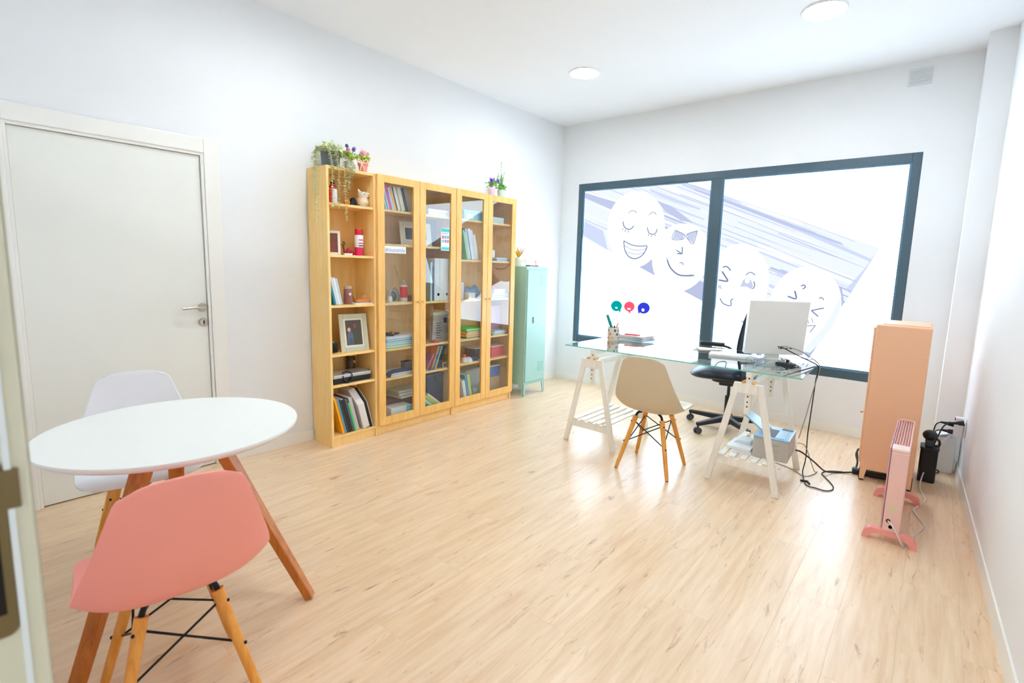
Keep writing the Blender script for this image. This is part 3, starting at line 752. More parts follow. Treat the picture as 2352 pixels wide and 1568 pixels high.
decal('printed_bow', PRINT_BOW, F_IRIS, 8)
decal('printed_iris', PRINT_IRIS, F_IRIS, 8)
decal('printed_glint', PRINT_GLINT, F_EGG, 9)
lines = [MB(), MB()]
for w, pts in PRINT_LINES:
    k = 0 if pts[0][0] < MXC else 1
    n = len(pts); L = []; R_ = []
    for i in range(n):
        a = pts[max(i - 1, 0)]; b = pts[min(i + 1, n - 1)]
        d = Vector((b[0] - a[0], b[1] - a[1])); d = d.normalized() if d.length > 0 else Vector((1, 0))
        L.append((pts[i][0] - d.y * w / 2, PYF - 0.004, pts[i][1] + d.x * w / 2))
        R_.append((pts[i][0] + d.y * w / 2, PYF - 0.004, pts[i][1] - d.x * w / 2))
    if not all(PR[k][0] <= p[0] <= PR[k][1] for p in pts): continue
    lines[k].add(L + R_, [(i, i + 1, n + i + 1, n + i) for i in range(n - 1)])
for k in (0, 1): lines[k].build('printed_face_lines', F_LINE, panes[k])
for nm, circ, tail, mouth in PRINT_LOGOS:
    y = PYF - 0.004
    mb = MB().m(0).flat([(a, y, b) for a, b in circ]).flat([(a, y - .0003, b) for a, b in tail])
    mb.m(1).flat([(a, y - .0006, b) for a, b in mouth])
    mb.build('speech_bubble_logo', [F_LOGO[nm], F_EGG], panes[0])

# ceiling downlights (two in view, two further back along the same rows)
for k, (x, y, lb) in enumerate([(1.09, 1.91, 'round ceiling downlight nearest the bookcase wall in view'), (2.87, 1.90, 'round ceiling downlight cut by the top edge, right of the other'),
                  (1.09, -0.30, 'round ceiling downlight above the white table'), (2.87, -0.30, 'round ceiling downlight above the open floor')]):
    t = thing('downlight', lb, 'ceiling lamp', (x, y, H), 0, 'recessed ceiling downlights')
    MB().lathe([(0.117, -0.001), (0.117, -0.008), (0.124, -0.010), (0.131, -0.006), (0.133, 0.0), (0.131, 0.002)], 36).build('rim', WHITEP, t, smooth=True)
    MB().lathe([(0.0, -0.004), (0.117, -0.004)], 36).build('diffuser', glow('led_diffuser', (0.94, 1.0, 1.045), LAMP_GLOW), t)

# air vent high on the window wall
v = thing('air_vent', 'small white slatted air vent high on the window wall', 'vent', (3.33, YB, 2.835))
MB().box(-0.075, 0.075, -0.008, 0, 0, 0.125).build('vent_frame', mat('vent_white', (222, 226, 228), rough=0.5), v, bevel=0.002)
for k in range(7):
    MB().hexa([(-.064, -.0085, .013 + k * .015), (.064, -.0085, .013 + k * .015), (.064, -.014, .013 + k * .015), (-.064, -.014, .013 + k * .015)],
              [(-.064, -.0085, .022 + k * .015), (.064, -.0085, .022 + k * .015), (.064, -.0085, .023 + k * .015), (-.064, -.0085, .023 + k * .015)]).build('slat', mat('vent_white'), v)

# ================================================================== large furniture
# ---- bookcases
T = 0.018
X0, XF = 0.014, 0.280
def bookcase(name, label, y0, w, shelves, doors, group):
    t = thing(name, label, 'bookcase', (0, y0, 0), 0, group)
    D0 = X0
    for a in (0, w - T):
        pp = MB().prism([(D0, 0.085), (D0 + 0.0, 2.02), (XF, 2.02), (XF, 0.0), (D0 + 0.014, 0.0), (D0 + 0.014, 0.085)], a, a + T, 'y')
        pp.build('side_panel', BIRCH, t, bevel=0.001, seg=1)
    MB().box(D0 + .004, XF - 0.004, T, w - T, 2.0, 2.02).build('top_panel', BIRCH, t, bevel=0.001, seg=1)
    for z in shelves:
        MB().box(D0 + .004, XF - 0.006, T, w - T, z - 0.018, z).build('shelf', BIRCH, t, bevel=0.001, seg=1)
    MB().box(XF - 0.03, XF - 0.014, T, w - T, 0.0, 0.061).build('plinth', BIRCH, t, bevel=0.001, seg=1)
    MB().box(D0, D0 + 0.004, T, w - T, 0.06, 2.0).build('back_panel', BIRCH, t)
    if doors:
        dw = w / 2 - 0.002
        for k in (0, 1):
            a = 0.001 + k * (w / 2 + 0.0005); b = a + dw
            z0, z1 = 0.078, 2.02
            s = 0.061
            db = MB()
            db.box(XF + .001, XF + .021, a, a + s, z0, z1).box(XF + .001, XF + .021, b - s, b, z0, z1)
            db.box(XF + .001, XF + .021, a + s, b - s, z0, z0 + 0.063).box(XF + .001, XF + .021, a + s, b - s, z1 - 0.055, z1)
            d = db.build('door', BIRCHD, t, bevel=0.0015, seg=1)
            MB().box(XF + .009, XF + .012, a + s - .004, b - s + .004, z0 + .058, z1 - .05).build('glass_pane', glass('clear_glass', (0.95, 0.97, 0.965), 2.0), d)
            ky = (b - 0.022) if k == 0 else (a + 0.022)
            MB().lathe([(0.004, 0), (0.004, 0.010), (0.009, 0.014), (0.010, 0.020), (0.006, 0.025), (0, 0.026)], 12, (XF + .021, ky, 1.052), 'x').build('knob', BIRCHD, d, smooth=True)
    return t
SH0 = [0.078, 0.462, 0.692, 1.05, 1.412, 1.772]
SH1 = [0.078, 0.445, 0.683, 1.05, 1.512, 1.772]
SH2 = [0.078, 0.455, 0.683, 1.05, 1.412, 1.772]
bookcase('bookcase', 'narrow open birch bookcase with trailing plant on top', 0.0, 0.390, SH0, False, 'birch bookcases along the left wall')
bookcase('bookcase', 'wide birch bookcase with glass doors and the hashtag sticker, in the middle', 0.393, 0.797, SH1, True, 'birch bookcases along the left wall')
bookcase('bookcase', 'wide birch bookcase with glass doors beside the mint locker', 1.193, 0.799, SH2, True, 'birch bookcases along the left wall')

# ---- mint locker
MINT = mat('mint_steel', (166, 206, 198), rough=0.42, vary=0.02, scale=5)
lk = thing('metal_locker', 'narrow mint green metal locker beside the bookcases', 'locker', (0.0, 0, 0))
LX0, LX1, LY0, LY1 = 0.02, 0.352, 2.115, 2.470
MB().box(LX0, LX1, LY0, LY1, 0.12, 1.368).build('body', MINT, lk, bevel=0.004)
for (a, b) in ((LX0, LY0), (LX0, LY1), (LX1, LY0), (LX1, LY1)):
    sx = 1 if a == LX0 else -1; sy = 1 if b == LY0 else -1
    lg = MB().prism([(a, 0.125), (a, 0.0), (a + sx * 0.018, 0.0), (a + sx * 0.045, 0.125)], b, b + sy * 0.003, 'y')
    lg.prism([(b, 0.125), (b, 0.0), (b + sy * 0.018, 0.0), (b + sy * 0.045, 0.125)], a, a + sx * 0.003, 'x')
    lg.build('leg', MINT, lk)
ld = MB().box(LX1, LX1 + 0.012, LY0 + 0.012, LY1 - 0.012, 0.155, 1.335).build('door', MINT, lk, bevel=0.003)
for zb in (1.18, 0.26):
    for k in range(5):
        MB().box(LX1 + .012, LX1 + .0145, LY0 + 0.215, LY0 + 0.30, zb + k * 0.022, zb + k * 0.022 + 0.008).build('vent_slot', mat('mint_shadow', (140, 190, 176), rough=0.5), ld)
MB().tube([(LX1 + .01, LY0 + .115, .80), (LX1 + .03, LY0 + .115, .80), (LX1 + .03, LY0 + .165, .80), (LX1 + .01, LY0 + .165, .80)], 0.004, 8).tube([(LX1 + .012, LY0 + .115, .775), (LX1 + .016, LY0 + .115, .845)], 0.007, 8).build('handle', STEEL, ld, smooth=True)

# ---- peach cabinet
PEACH = mat('peach_steel', (242, 190, 152), rough=0.45, vary=0.015, scale=4)
pc = thing('metal_cabinet', 'tall peach metal cabinet standing in the right corner', 'cabinet', (0, 0, 0))
CX0, CX1, CY0, CY1 = 3.318, 3.606, 2.11, 2.56
MB().box(CX0, CX1, CY0, CY1, 0.085, 1.062).build('body', PEACH, pc, bevel=0.008, seg=3)
MB().prism(rounded(CX0 + .03, CX1 - .01, CY0 + .04, CY1 - .03, 0.012), 1.058, 1.068, 'z').build('top_lip', PEACH, pc, bevel=0.003)
for (a, b) in ((CX0, CY0), (CX0, CY1), (CX1, CY0), (CX1, CY1)):
    sx = 1 if a == CX0 else -1; sy = 1 if b == CY0 else -1
    lg = MB().prism([(a, 0.09), (a, 0.012), (a + sx * 0.030, 0.012), (a + sx * 0.042, 0.09)], b, b + sy * 0.004, 'y')
    lg.prism([(b, 0.09), (b, 0.012), (b + sy * 0.030, 0.012), (b + sy * 0.042, 0.09)], a, a + sx * 0.004, 'x')
    lo = lg.build('leg', PEACH, pc)
    MB().lathe([(0.012, 0), (0.014, 0.004), (0.014, 0.013)], 12, (a + sx * .016, b + sy * .016, 0)).build('foot', BLACK, lo, smooth=True)
cd = MB().box(CX0 - 0.012, CX0, CY0 + 0.012, CY1 - 0.012, 0.12, 1.04).build('door', PEACH, pc, bevel=0.003)
MB().lathe([(0.004, 0), (0.004, -0.010), (0.010, -0.014), (0.010, -0.020), (0, -0.024)], 12, (CX0 - .012, CY0 + .05, .46), 'x').build('knob', mat('gold_knob', (200, 150, 84), rough=0.3, metal=0.8), cd, smooth=True)

# ---- pink radiator
PINK = mat('pink_enamel', (240, 196, 188), rough=0.4, vary=0.015)
PINKF = mat('pink_foot', (240, 158, 150), rough=0.45, vary=0.03)
rd = thing('electric_radiator', 'slim pale pink electric radiator on two arched feet', 'heater', (3.54, 1.25, 0))
MB().box(-0.034, 0.040, 0.0, 0.68, 0.055, 0.490).build('body', PINK, rd, bevel=0.006, seg=3)
MB().box(-0.043, -0.036, 0.006, 0.674, 0.07, 0.505).build('front_panel', mat('rose_panel', (206, 158, 170), rough=0.4, vary=0.02), rd, bevel=0.002)
MB().box(-0.034, 0.040, 0.0, 0.085, 0.490, 0.508).build('top_cap', mat('pale_cap', (248, 222, 214), rough=0.4), rd, bevel=0.005)
MB().box(0.034, 0.041, 0.085, 0.68, 0.488, 0.508).build('top_rim', PINK, rd, bevel=0.002)
MB().box(-0.034, 0.04, 0.672, 0.68, 0.488, 0.508).build('top_rim', PINK, rd, bevel=0.002)
for k in range(6):
    MB().box(-0.034 + k * 0.0115, -0.034 + k * 0.0115 + 0.005, 0.085, 0.672, 0.488, 0.503).build('grille_bar', mat('grille_pink', (222, 172, 166), rough=0.5), rd)
for yy in (0.015, 0.655):
    outer = []; inner = []
    for i in range(13):
        a = pi * i / 12
        outer.append((-0.113 * cos(a), 0.022 + 0.040 * min(1, sin(a) * 1.5)))
        inner.append((-0.088 * cos(a), 0.004 + 0.032 * min(1, sin(a) * 1.3)))
    poly = [(-0.118, 0.0)] + outer + [(0.118, 0.0), (0.095, 0.0)] + inner[::-1] + [(-0.095, 0.0)]
    n = len(outer)
    mb = MB()
    OO = [(-0.118, 0.0)] + outer + [(0.118, 0.0)]; II = [(-0.092, 0.0)] + inner + [(0.092, 0.0)]
    for i in range(len(OO) - 1):
        mb.prism([OO[i], OO[i + 1], II[i + 1], II[i]], yy - 0.022, yy + 0.022, 'y')
    mb.build('foot', PINKF, rd, bevel=0.0)
MB().box(-0.022, 0.026, -0.0008, 0.002, 0.17, 0.20).build('rating_sticker', mat('sticker_cream', (226, 208, 180), rough=0.6, vary=0.2, scale=180), rd)
MB().lathe([(0.010, 0.0015), (0.010, -0.003), (0.005, -0.004)], 14, (-0.012, 0, 0.118), 'y').build('cable_grommet', BLACK, rd, smooth=True)
MB().lathe([(0.006, -0.0012), (0.009, -0.0012)], 14, (0.0, 0, 0.088), 'y').build('safety_mark', PINKF, rd)

# ---- round white table
TCX, TCY, TZ, TR = 1.430, -1.266, 0.735, 0.414
tb = thing('round_table', 'round white table with three brown wooden legs', 'table', (TCX, TCY, 0))
MB().lathe([(0, TZ - 0.022), (TR - 0.012, TZ - 0.022), (TR - 0.003, TZ - 0.014), (TR, TZ - 0.005), (TR - 0.002, TZ), (0, TZ)], 72).build('table_top', mat('white_laminate', (238, 240, 236), rough=0.42, vary=0.008), tb, smooth=True)
MB().lathe([(0, TZ - 0.05), (0.13, TZ - 0.05), (0.14, TZ - 0.022), (0, TZ - .022)], 30).build('leg_hub', TEAK, tb, smooth=True)
for a in (47, 168, 303):
    a = radians(a)
    MB().bar((0.462 * cos(a), 0.462 * sin(a), 0.002), (0.12 * cos(a), 0.12 * sin(a), TZ - 0.022), 0.040, 0.030, 0.062, 0.040, ref=(0, 0, 1)).build('leg', TEAK, tb, bevel=0.004)

# ---- shell chairs with wire-braced wooden legs
def interp(keys, v):
    for i in range(len(keys) - 1):
        if v <= keys[i + 1][0]:
            a, b = keys[i], keys[i + 1]
            t = (v - a[0]) / (b[0] - a[0])
            p = keys[max(i - 1, 0)]; q = keys[min(i + 2, len(keys) - 1)]
            out = []
            for c in range(1, len(a)):
                m1 = (b[c] - p[c]) / max(1e-6, b[0] - p[0]) * (b[0] - a[0])
                m2 = (q[c] - a[c]) / max(1e-6, q[0] - a[0]) * (b[0] - a[0])
                t2, t3 = t * t, t ** 3
                out.append((2 * t3 - 3 * t2 + 1) * a[c] + (t3 - 2 * t2 + t) * m1 + (-2 * t3 + 3 * t2) * b[c] + (t3 - t2) * m2)
            return out
    return list(keys[-1][1:])
CENT = [(0, .238, .422), (.04, .228, .438), (.1, .195, .446), (.25, .085, .430), (.4, -.035, .414), (.5, -.112, .418), (.58, -.168, .448), (.66, -.20, .505), (.8, -.228, .625), (.92, -.248, .735), (1, -.260, .812)]
EDGE = [(0, .215, .424), (.04, .213, .436), (.15, .165, .448), (.3, .05, .455), (.45, -.06, .468), (.55, -.118, .490), (.65, -.162, .545), (.8, -.212, .652), (.92, -.242, .744), (1, -.253, .797)]
HALF = [(0, .160), (.03, .190), (.08, .208), (.15, .218), (.3, .224), (.45, .230), (.55, .232), (.65, .219), (.75, .196), (.85, .171), (.92, .153), (.96, .143), (.985, .130), (1, .106)]
def shell_mesh():
    NU, NV = 24, 44
    vs = []; fs = []
    for j in range(NV + 1):
        v = j / NV
        c = interp(CENT, v); e = interp(EDGE, v); w = interp(HALF, v)[0]
        for i in range(NU + 1):
            u = -1 + 2 * i / NU
            k = abs(u) ** 2.7
            vs.append((w * sin(u * pi / 2) if False else w * (u * (1.12 - 0.12 * u * u)), c[0] + (e[0] - c[0]) * k, c[1] + (e[1] - c[1]) * k))
    for j in range(NV):
        for i in range(NU):
            a = j * (NU + 1) + i
            fs.append((a, a + 1, a + NU + 2, a + NU + 1))
    return vs, fs
SV, SF = shell_mesh()
def shell_chair(label, M, leg, loc, rot):
    t = thing('shell_chair', label, 'chair', (loc[0], loc[1], 0), rot, 'moulded shell chairs')
    s = MB().add(SV, SF).build('seat_shell', M, t, smooth=True)
    so = s.modifiers.new('solid', 'SOLIDIFY'); so.thickness = 0.009; so.offset = 0
    bv = s.modifiers.new('round', 'BEVEL'); bv.width = 0.003; bv.segments = 2; bv.limit_method = 'ANGLE'; bv.angle_limit = radians(50)
    F, Tp, HT = 0.182, 0.092, 0.372
    def P(sx, sy, z):
        k = F + (Tp - F) * z / HT
        return Vector((sx * k, sy * k, z))
    for sx in (-1, 1):
        for sy in (-1, 1):
            l = MB().tube([P(sx, sy, 0.004), P(sx, sy, 0.05), P(sx, sy, 0.25), P(sx, sy, HT)], 0.0115, 14, 0.0175).build('leg', leg, t, smooth=True)
            MB().tube([P(sx, sy, 0), P(sx, sy, 0.006)], 0.0095, 10).build('glide', BLACK, l)
            for z in (0.195, 0.335):
                c = P(sx, sy, z)
                MB().ball((c.x + sx * 0.014, c.y + sy * 0.010, c.z), 0.0055, 0.0055, 0.0055, 8, 6).build('bolt', BLACKM, l, smooth=True)
            MB().tube(smooth_path([P(sx, sy, HT - 0.03), P(sx, sy, HT + 0.006), Vector((sx * 0.080, sy * 0.084, HT + 0.024)), Vector((sx * 0.06, sy * 0.07, HT + 0.030))]), 0.0085, 8).build('leg_bracket', BLACKM, t, smooth=True)
    MB().tube([(-0.06, -0.07, HT + .03), (-0.06, 0.07, HT + .03)], 0.006, 8).tube([(0.06, -0.07, HT + .03), (0.06, 0.07, HT + .03)], 0.006, 8).tube([(-.1, 0, HT + .031), (.1, 0, HT + .031)], 0.006, 8).build('seat_mount', BLACKM, t, smooth=True)
    C4 = [(-1, -1), (1, -1), (1, 1), (-1, 1)]
    for i in range(4):
        a, b = C4[i], C4[(i + 1) % 4]
        for p, q in ((a, b), (b, a)):
            p1 = P(p[0], p[1], 0.335) * 1; q1 = P(q[0], q[1], 0.195)
            sh = Vector(((p[0] + q[0]) * -0.004, (p[1] + q[1]) * -0.004, 0))
            MB().tube([p1 + sh, q1 + sh], 0.0036, 8).build('cross_wire', BLACKM, t, smooth=True)
    return t
shell_chair('beige plastic shell chair pushed up to the glass desk', mat('beige_shell', (206, 190, 162), rough=0.5, vary=0.015, scale=6), BEECH, (2.171, 1.3325), 0.073)
shell_chair('pink plastic shell chair in the foreground seen from behind', mat('pink_shell', (250, 162, 150), rough=0.45, vary=0.015, scale=6), BEECH, (1.898, -1.424), 1.45)
shell_chair('white plastic shell chair behind the round table by the door', mat('white_shell', (240, 241, 246), rough=0.42, vary=0.01), BEECH, (0.888, -1.265), -1.759)

# ---- glass desk on two trestles
GZ = 0.765
DK = [(1.368, 1.382), (3.045, 1.405), (3.012, 2.235), (1.372, 2.215)]
dk = MB()
n = 4
vs = [(x, y, GZ - 0.008) for x, y in DK] + [(x, y, GZ) for x, y in DK]
dk.m(0).add(vs, [(3, 2, 1, 0), (4, 5, 6, 7)]).m(1).add(vs, [(0, 1, 5, 4), (1, 2, 6, 5), (2, 3, 7, 6), (3, 0, 4, 7)])
GEDGE = mat('green_glass_edge', (112, 200, 182), rough=0.15, vary=0.05)
tag(dk.build('glass_desktop', [glass('desk_glass', (0.92, 0.985, 0.965), 1.9), GEDGE]), 'clear glass desktop with green edges lying on two trestles', 'desk')

def trestle(label, x, y0, y1):
    t = thing('trestle', label, 'trestle', (x, 0, 0), 0, 'white wooden trestles')
    for k, y in enumerate((y0, y1)):
        s = 1 if k == 0 else -1
        for sx in (-1, 1):
            MB().flatbar((sx * 0.212, y, 0), (sx * 0.066, y, 0.685), 0.040, 0.024).build('leg', PINE, t, bevel=0.004)
        MB().box(-0.058, 0.058, y - 0.020, y + 0.020, 0.620, 0.684).build('head_block', PINE, t, bevel=0.004)
        MB().box(-0.185, 0.185, y + s * 0.012 - .010, y + s * 0.012 + .010, 0.128, 0.182).build('lower_rail', PINE, t, bevel=0.003)
        po = MB().box(-0.019, 0.019, y - 0.014 + s * .012, y + 0.014 + s * .012, 0.49, GZ - 0.032).build('height_post', PINE, t, bevel=0.003)
        for z in (0.535, 0.565, 0.60, 0.716):
            MB().lathe([(0.0, -0.0006), (0.005, -0.0006)], 10, (0.0, y - 0.014 + s * .012, z), 'y').build('peg_hole', mat('hole_brown', (110, 84, 60), rough=0.9), po)
        for sx in (-1, 1):
            MB().tube([(sx * 0.030, y - 0.03, 0.692), (sx * 0.030, y + 0.03, 0.692)], 0.008, 10).build('peg', mat('orange_peg', (236, 176, 98), rough=0.5), t, smooth=True)
    MB().box(-0.020, 0.020, y0 - 0.01, y1 + 0.01, GZ - 0.040, GZ - 0.0085).build('top_beam', PINE, t, bevel=0.003)
    MB().box(-0.02, 0.02, y0 + 0.03, y1 - 0.03, 0.635, 0.675).build('stretcher', PINE, t, bevel=0.003)
    for i in range(5):
        c = -0.135 + i * 0.0675
        MB().box(c - 0.019, c + 0.019, y0 + 0.0, y1 - 0.0, 0.183, 0.195).build('slat', PINE, t, bevel=0.002)
    return t
trestle('white wooden trestle under the left end of the glass desk', 1.632, 1.372, 1.945)
trestle('white wooden trestle holding the printer under the glass desk', 2.752, 1.408, 2.01)

# ---- office chair
oc_x, oc_y = 2.285, 2.59
TH = radians(104)
oc = thing('office_chair', 'black swivel office chair on castors behind the glass desk', 'chair', (oc_x, oc_y, 0), TH)
BLUEB = mat('black_leatherette', (10, 28, 44), rough=0.42, vary=0.08, spec=0.35)
CHAIRB = mat('chair_black', (14, 17, 21), rough=0.4, vary=0.06)
sd = []
for i in range(15):
    for j in range(15):
        pass
seat = MB().ball((0, 0.045, 0.505), 0.240, 0.285, 0.062, 28, 14)
seat.v = [(x * (1.0 if abs(x) < 1e9 else 1), y, z - 0.10 * max(0, (y - 0.05)) ** 2 * 4 + 0.0) for x, y, z in seat.v]
# squarer outline
def squarish(p, cx, cy, a, b, k=0.35):
    x, y = (p[0] - cx) / a, (p[1] - cy) / b
    r = math.hypot(x, y)
    if r < 1e-6: return p
    m_ = max(abs(x), abs(y)) / r
    f = 1 + (1 / m_ - 1) * k
    return (cx + x * f * a, cy + y * f * b, p[2])
seat.v = [squarish(p, 0, 0.045, 0.240, 0.285) for p in seat.v]
seat.build('seat', BLUEB, oc, smooth=True)
MB().prism(rounded(-0.15, 0.15, -0.20, 0.14, 0.06), 0.435, 0.475, 'z').build('seat_pan', CHAIRB, oc, bevel=0.012)
MB().box(-0.07, 0.07, -0.13, 0.08, 0.395, 0.437).build('tilt_mechanism', CHAIRB, oc, bevel=0.01)
MB().tube([(0.06, -0.02, .42), (0.2, -0.03, .425), (0.24, -0.03, .41)], 0.006, 8).build('lever', CHAIRB, oc, smooth=True)
MB().lathe([(0.0, .40), (0.013, .40), (0.013, .30), (0.025, .30), (0.025, .10), (0.034, .095), (0.036, .045), (0.0, .04)], 20).build('gas_column', CHAIRB, oc, smooth=True)
for i in range(5):
    a = radians(174 + 72 * i) - TH
    d = Vector((cos(a), sin(a), 0))
    ar = MB().bar(d * 0.02 + Vector((0, 0, .095)), d * 0.345 + Vector((0, 0, .082)), 0.05, 0.05, 0.034, 0.030).build('base_arm', CHAIRB, oc, bevel=0.006)
    e = d * 0.335; s_ = Vector((-d.y, d.x, 0))
    MB().tube([e + Vector((0, 0, .075)), e + Vector((0, 0, .045))], 0.008, 8).build('castor_stem', CHAIRB, ar)
    for sg in (-1, 1):
        c = e + s_ * sg * 0.016 + Vector((0, 0, .026))
        MB().tube([c - s_ * 0.008, c + s_ * 0.008], 0.026, 16).build('castor_wheel', mat('castor_grey', (64, 68, 74), rough=0.5), ar, smooth=True)
    MB().ball(tuple(e + Vector((0, 0, .038))), 0.026, 0.026, 0.016, 12, 8).build('castor_hood', CHAIRB, ar, smooth=True)
# backrest: curved pad
bk = MB()
NB = 14
front = []; 
for j in range(NB + 1):
    v_ = j / NB
    z = 0.60 + 0.50 * v_
    yc = -0.135 + 0.02 * sin(v_ * pi * 0.9) - 0.075 * v_ ** 1.3
    hw = 0.205 + 0.035 * sin(pi * min(1, v_ * 1.1)) - (0.10 * max(0, v_ - .82) / .18 if v_ > .82 else 0) - (0.08 * max(0, .12 - v_) / .12 if v_ < .12 else 0)
    th = 0.028 * (1 - 0.6 * abs(2 * v_ - 1) ** 4)
    for i in range(13):
        u = -1 + i / 6
        front.append((hw * u, yc + 0.085 * u * u - th * 0 , z, th * (1 - 0.7 * abs(u) ** 3)))
vs = [(p[0], p[1] + p[3], p[2]) for p in front] + [(p[0], p[1] - p[3], p[2]) for p in front]
N1 = len(front); fs = []
for j in range(NB):
    for i in range(12):
        a = j * 13 + i
        fs.append((a, a + 1, a + 14, a + 13)); fs.append((N1 + a, N1 + a + 13, N1 + a + 14, N1 + a + 1))
for i in range(12):
    fs.append((i, N1 + i, N1 + i + 1, i + 1)); b_ = NB * 13 + i; fs.append((b_, b_ + 1, N1 + b_ + 1, N1 + b_))
for j in range(NB):
    a = j * 13; fs.append((a, a + 13, N1 + a + 13, N1 + a)); a += 12; fs.append((a, N1 + a, N1 + a + 13, a + 13))
bk.add(vs, fs).build('backrest', BLUEB, oc, smooth=True)
MB().tube(smooth_path([(0, -0.10, .43), (0, -0.20, .43), (0, -0.235, .50), (0, -0.21, .70)]), 0.02, 10).build('back_bar', CHAIRB, oc, smooth=True)
for sg in (-1,):
    ao = MB().tube(smooth_path([(sg * 0.10, -0.08, .44), (sg * 0.20, -0.10, .45), (sg * 0.25, -0.10, .52), (sg * 0.25, -0.06, .66), (sg * 0.235, 0.0, .745), (sg * 0.23, 0.06, .765)]), 0.010, 10).build('armrest', CHAIRB, oc, smooth=True)
    MB().prism(rounded(sg * 0.228 - .026, sg * 0.228 + .026, 0.05, 0.245, 0.022), 0.756, 0.790, 'z').build('arm_pad', CHAIRB, ao, bevel=0.008, smooth=True)

# ================================================================== things on and under the desk
# ---- all-in-one computer seen from behind
mo = thing('desktop_computer', 'white all-in-one computer on the desk seen from behind', 'computer', (2.742, 1.965, GZ), radians(35))
PCW = mat('computer_white', (242, 242, 240), rough=0.4, vary=0.01)
MB().box(-0.2, 0.2, -0.022, 0.022, 0.042, 0.425).tilt(radians(6), 'X', False).build('screen_housing', PCW, mo, bevel=0.006, seg=3)
MB().box(-0.188, 0.188, 0.0225, 0.024, 0.09, 0.41).tilt(radians(6), 'X', False).build('screen', mat('dark_screen', (16, 18, 22), rough=0.15), mo)
MB().hexa([(-0.09, -0.02, 0.0), (0.09, -0.02, 0.0), (0.09, 0.13, 0.0), (-0.09, 0.13, 0.0)], [(-0.09, -0.02, 0.007), (0.09, -0.02, 0.007), (0.09, 0.13, 0.007), (-0.09, 0.13, 0.007)]).build('stand_foot', PCW, mo, bevel=0.002)
MB().box(-0.05, 0.05, -0.006, 0.014, 0.005, 0.09).build('stand_neck', PCW, mo, bevel=0.004)
ports = MB()
for k, (x, w_) in enumerate(((0.03, .003), (0.045, .005), (0.058, .003), (0.085, .008), (0.11, .008))):
    ports.box(x - w_, x + w_, -0.0235, -0.0215, 0.090 - (w_ if w_ < .006 else .003), 0.090 + (w_ if w_ < .006 else .003))
ports.tilt(radians(6), 'X', False).build('port', BLACK, mo)
# ---- white tablet slab / keyboard / papers
tg = thing('graphics_tablet', 'white slab tablet lying on the glass in front of the computer', 'tablet', (2.50, 1.86, GZ), radians(12))
MB().prism(rounded(-0.15, 0.15, -0.068, 0.068, 0.012), 0.0005, 0.018, 'z').build('body', WHITEP, tg, bevel=0.003)
MB().prism(rounded(-0.125, 0.125, -0.05, 0.055, 0.006), 0.018, 0.0186, 'z').build('drawing_area', mat('tablet_grey', (232, 236, 238), rough=0.5), tg)
pp = thing('paper_bundle', 'loose papers and envelopes by the office chair armrest', 'papers', (2.27, 2.02, GZ), radians(20))
for k, (dx, dy, a, c) in enumerate(((0, 0, 0, (238, 240, 240)), (0.02, 0.012, .15, (226, 228, 226)), (-0.015, 0.02, -.2, (240, 238, 232)), (.01, -.01, .3, (214, 206, 196)))):
    mb = MB().box(-0.085, 0.085, -0.055, 0.055, 0.0005 + k * .003, 0.0028 + k * .003)
    R_ = Matrix.Rotation(a, 3, 'Z'); mb.v = [tuple(R_ @ Vector(p) + Vector((dx, dy, 0))) for p in mb.v]
    mb.build('sheet', mat('sheet_%d' % k, c, rough=0.8, vary=0.02), pp)
# ---- pencil cup with pens
cup = thing('pencil_cup', 'white patterned pencil cup at the left end of the desk', 'pencil cup', (1.505, 1.90, GZ))
CUPM = mat('printed_cup', (246, 236, 226), rough=0.4, vary=0.01)
MB().lathe([(0, 0.0005), (0.046, 0.0005), (0.048, 0.003), (0.050, 0.112), (0.047, 0.112), (0.045, 0.006), (0, 0.006)], 24).build('cup_wall', CUPM, cup, smooth=True)
cols = [(214, 120, 70), (120, 40, 34), (250, 176, 110), (60, 120, 200), (150, 90, 130), (246, 150, 90), (30, 30, 40), (236, 110, 60)]
k = 0
for row in range(3):
    for a in (-140, -105, -70, -35, 0):
        c = cols[(k * 5 + row) % len(cols)]; k += 1
        if k % 4 == 0: continue
        c = tuple(min(255, int(v_ * .7 + 70)) for v_ in c)
        q = []
        for da, dz in ((-10, -.009), (10, -.009), (8, .009), (-11, .008)):
            an = radians(a + da + row * 12); q.append((0.0503 * cos(an), 0.0503 * sin(an), 0.024 + row * 0.032 + dz * 1.2))
        MB().flat(q).build('printed_motif', mat('motif_%d_%d_%d' % c, c, rough=0.5, vary=0.3, scale=120), cup)
def pen(label, base, tip, r, c, capc=None):
    b = Vector(base); t_ = Vector(tip)
    t = thing('pen', label, 'pen', tuple(b), 0, 'pens in the pencil cup')
    d = t_ - b
    MB().tube([Vector((0, 0, 0)), d * .08, d * .62], r * .8, 10, r).build('barrel', mat('pen_%d_%d_%d' % c, c, rough=0.35), t, smooth=True)
    MB().tube([d * .62, d * .95, d], r * 1.15, 10, r * .8).build('cap', mat('pen_%d_%d_%d' % (capc or c), capc or c, rough=0.35), t, smooth=True)
pen('tall teal marker leaning in the pencil cup', (1.525, 1.905, GZ + .008), (1.445, 1.885, GZ + .215), 0.013, (0, 146, 134))
pen('short orange pencil standing in the pencil cup', (1.50, 1.89, GZ + .008), (1.532, 1.925, GZ + .150), 0.006, (240, 156, 60))
pen('black marker in the pencil cup', (1.515, 1.885, GZ + .008), (1.53, 1.868, GZ + .128), 0.008, (50, 40, 44))
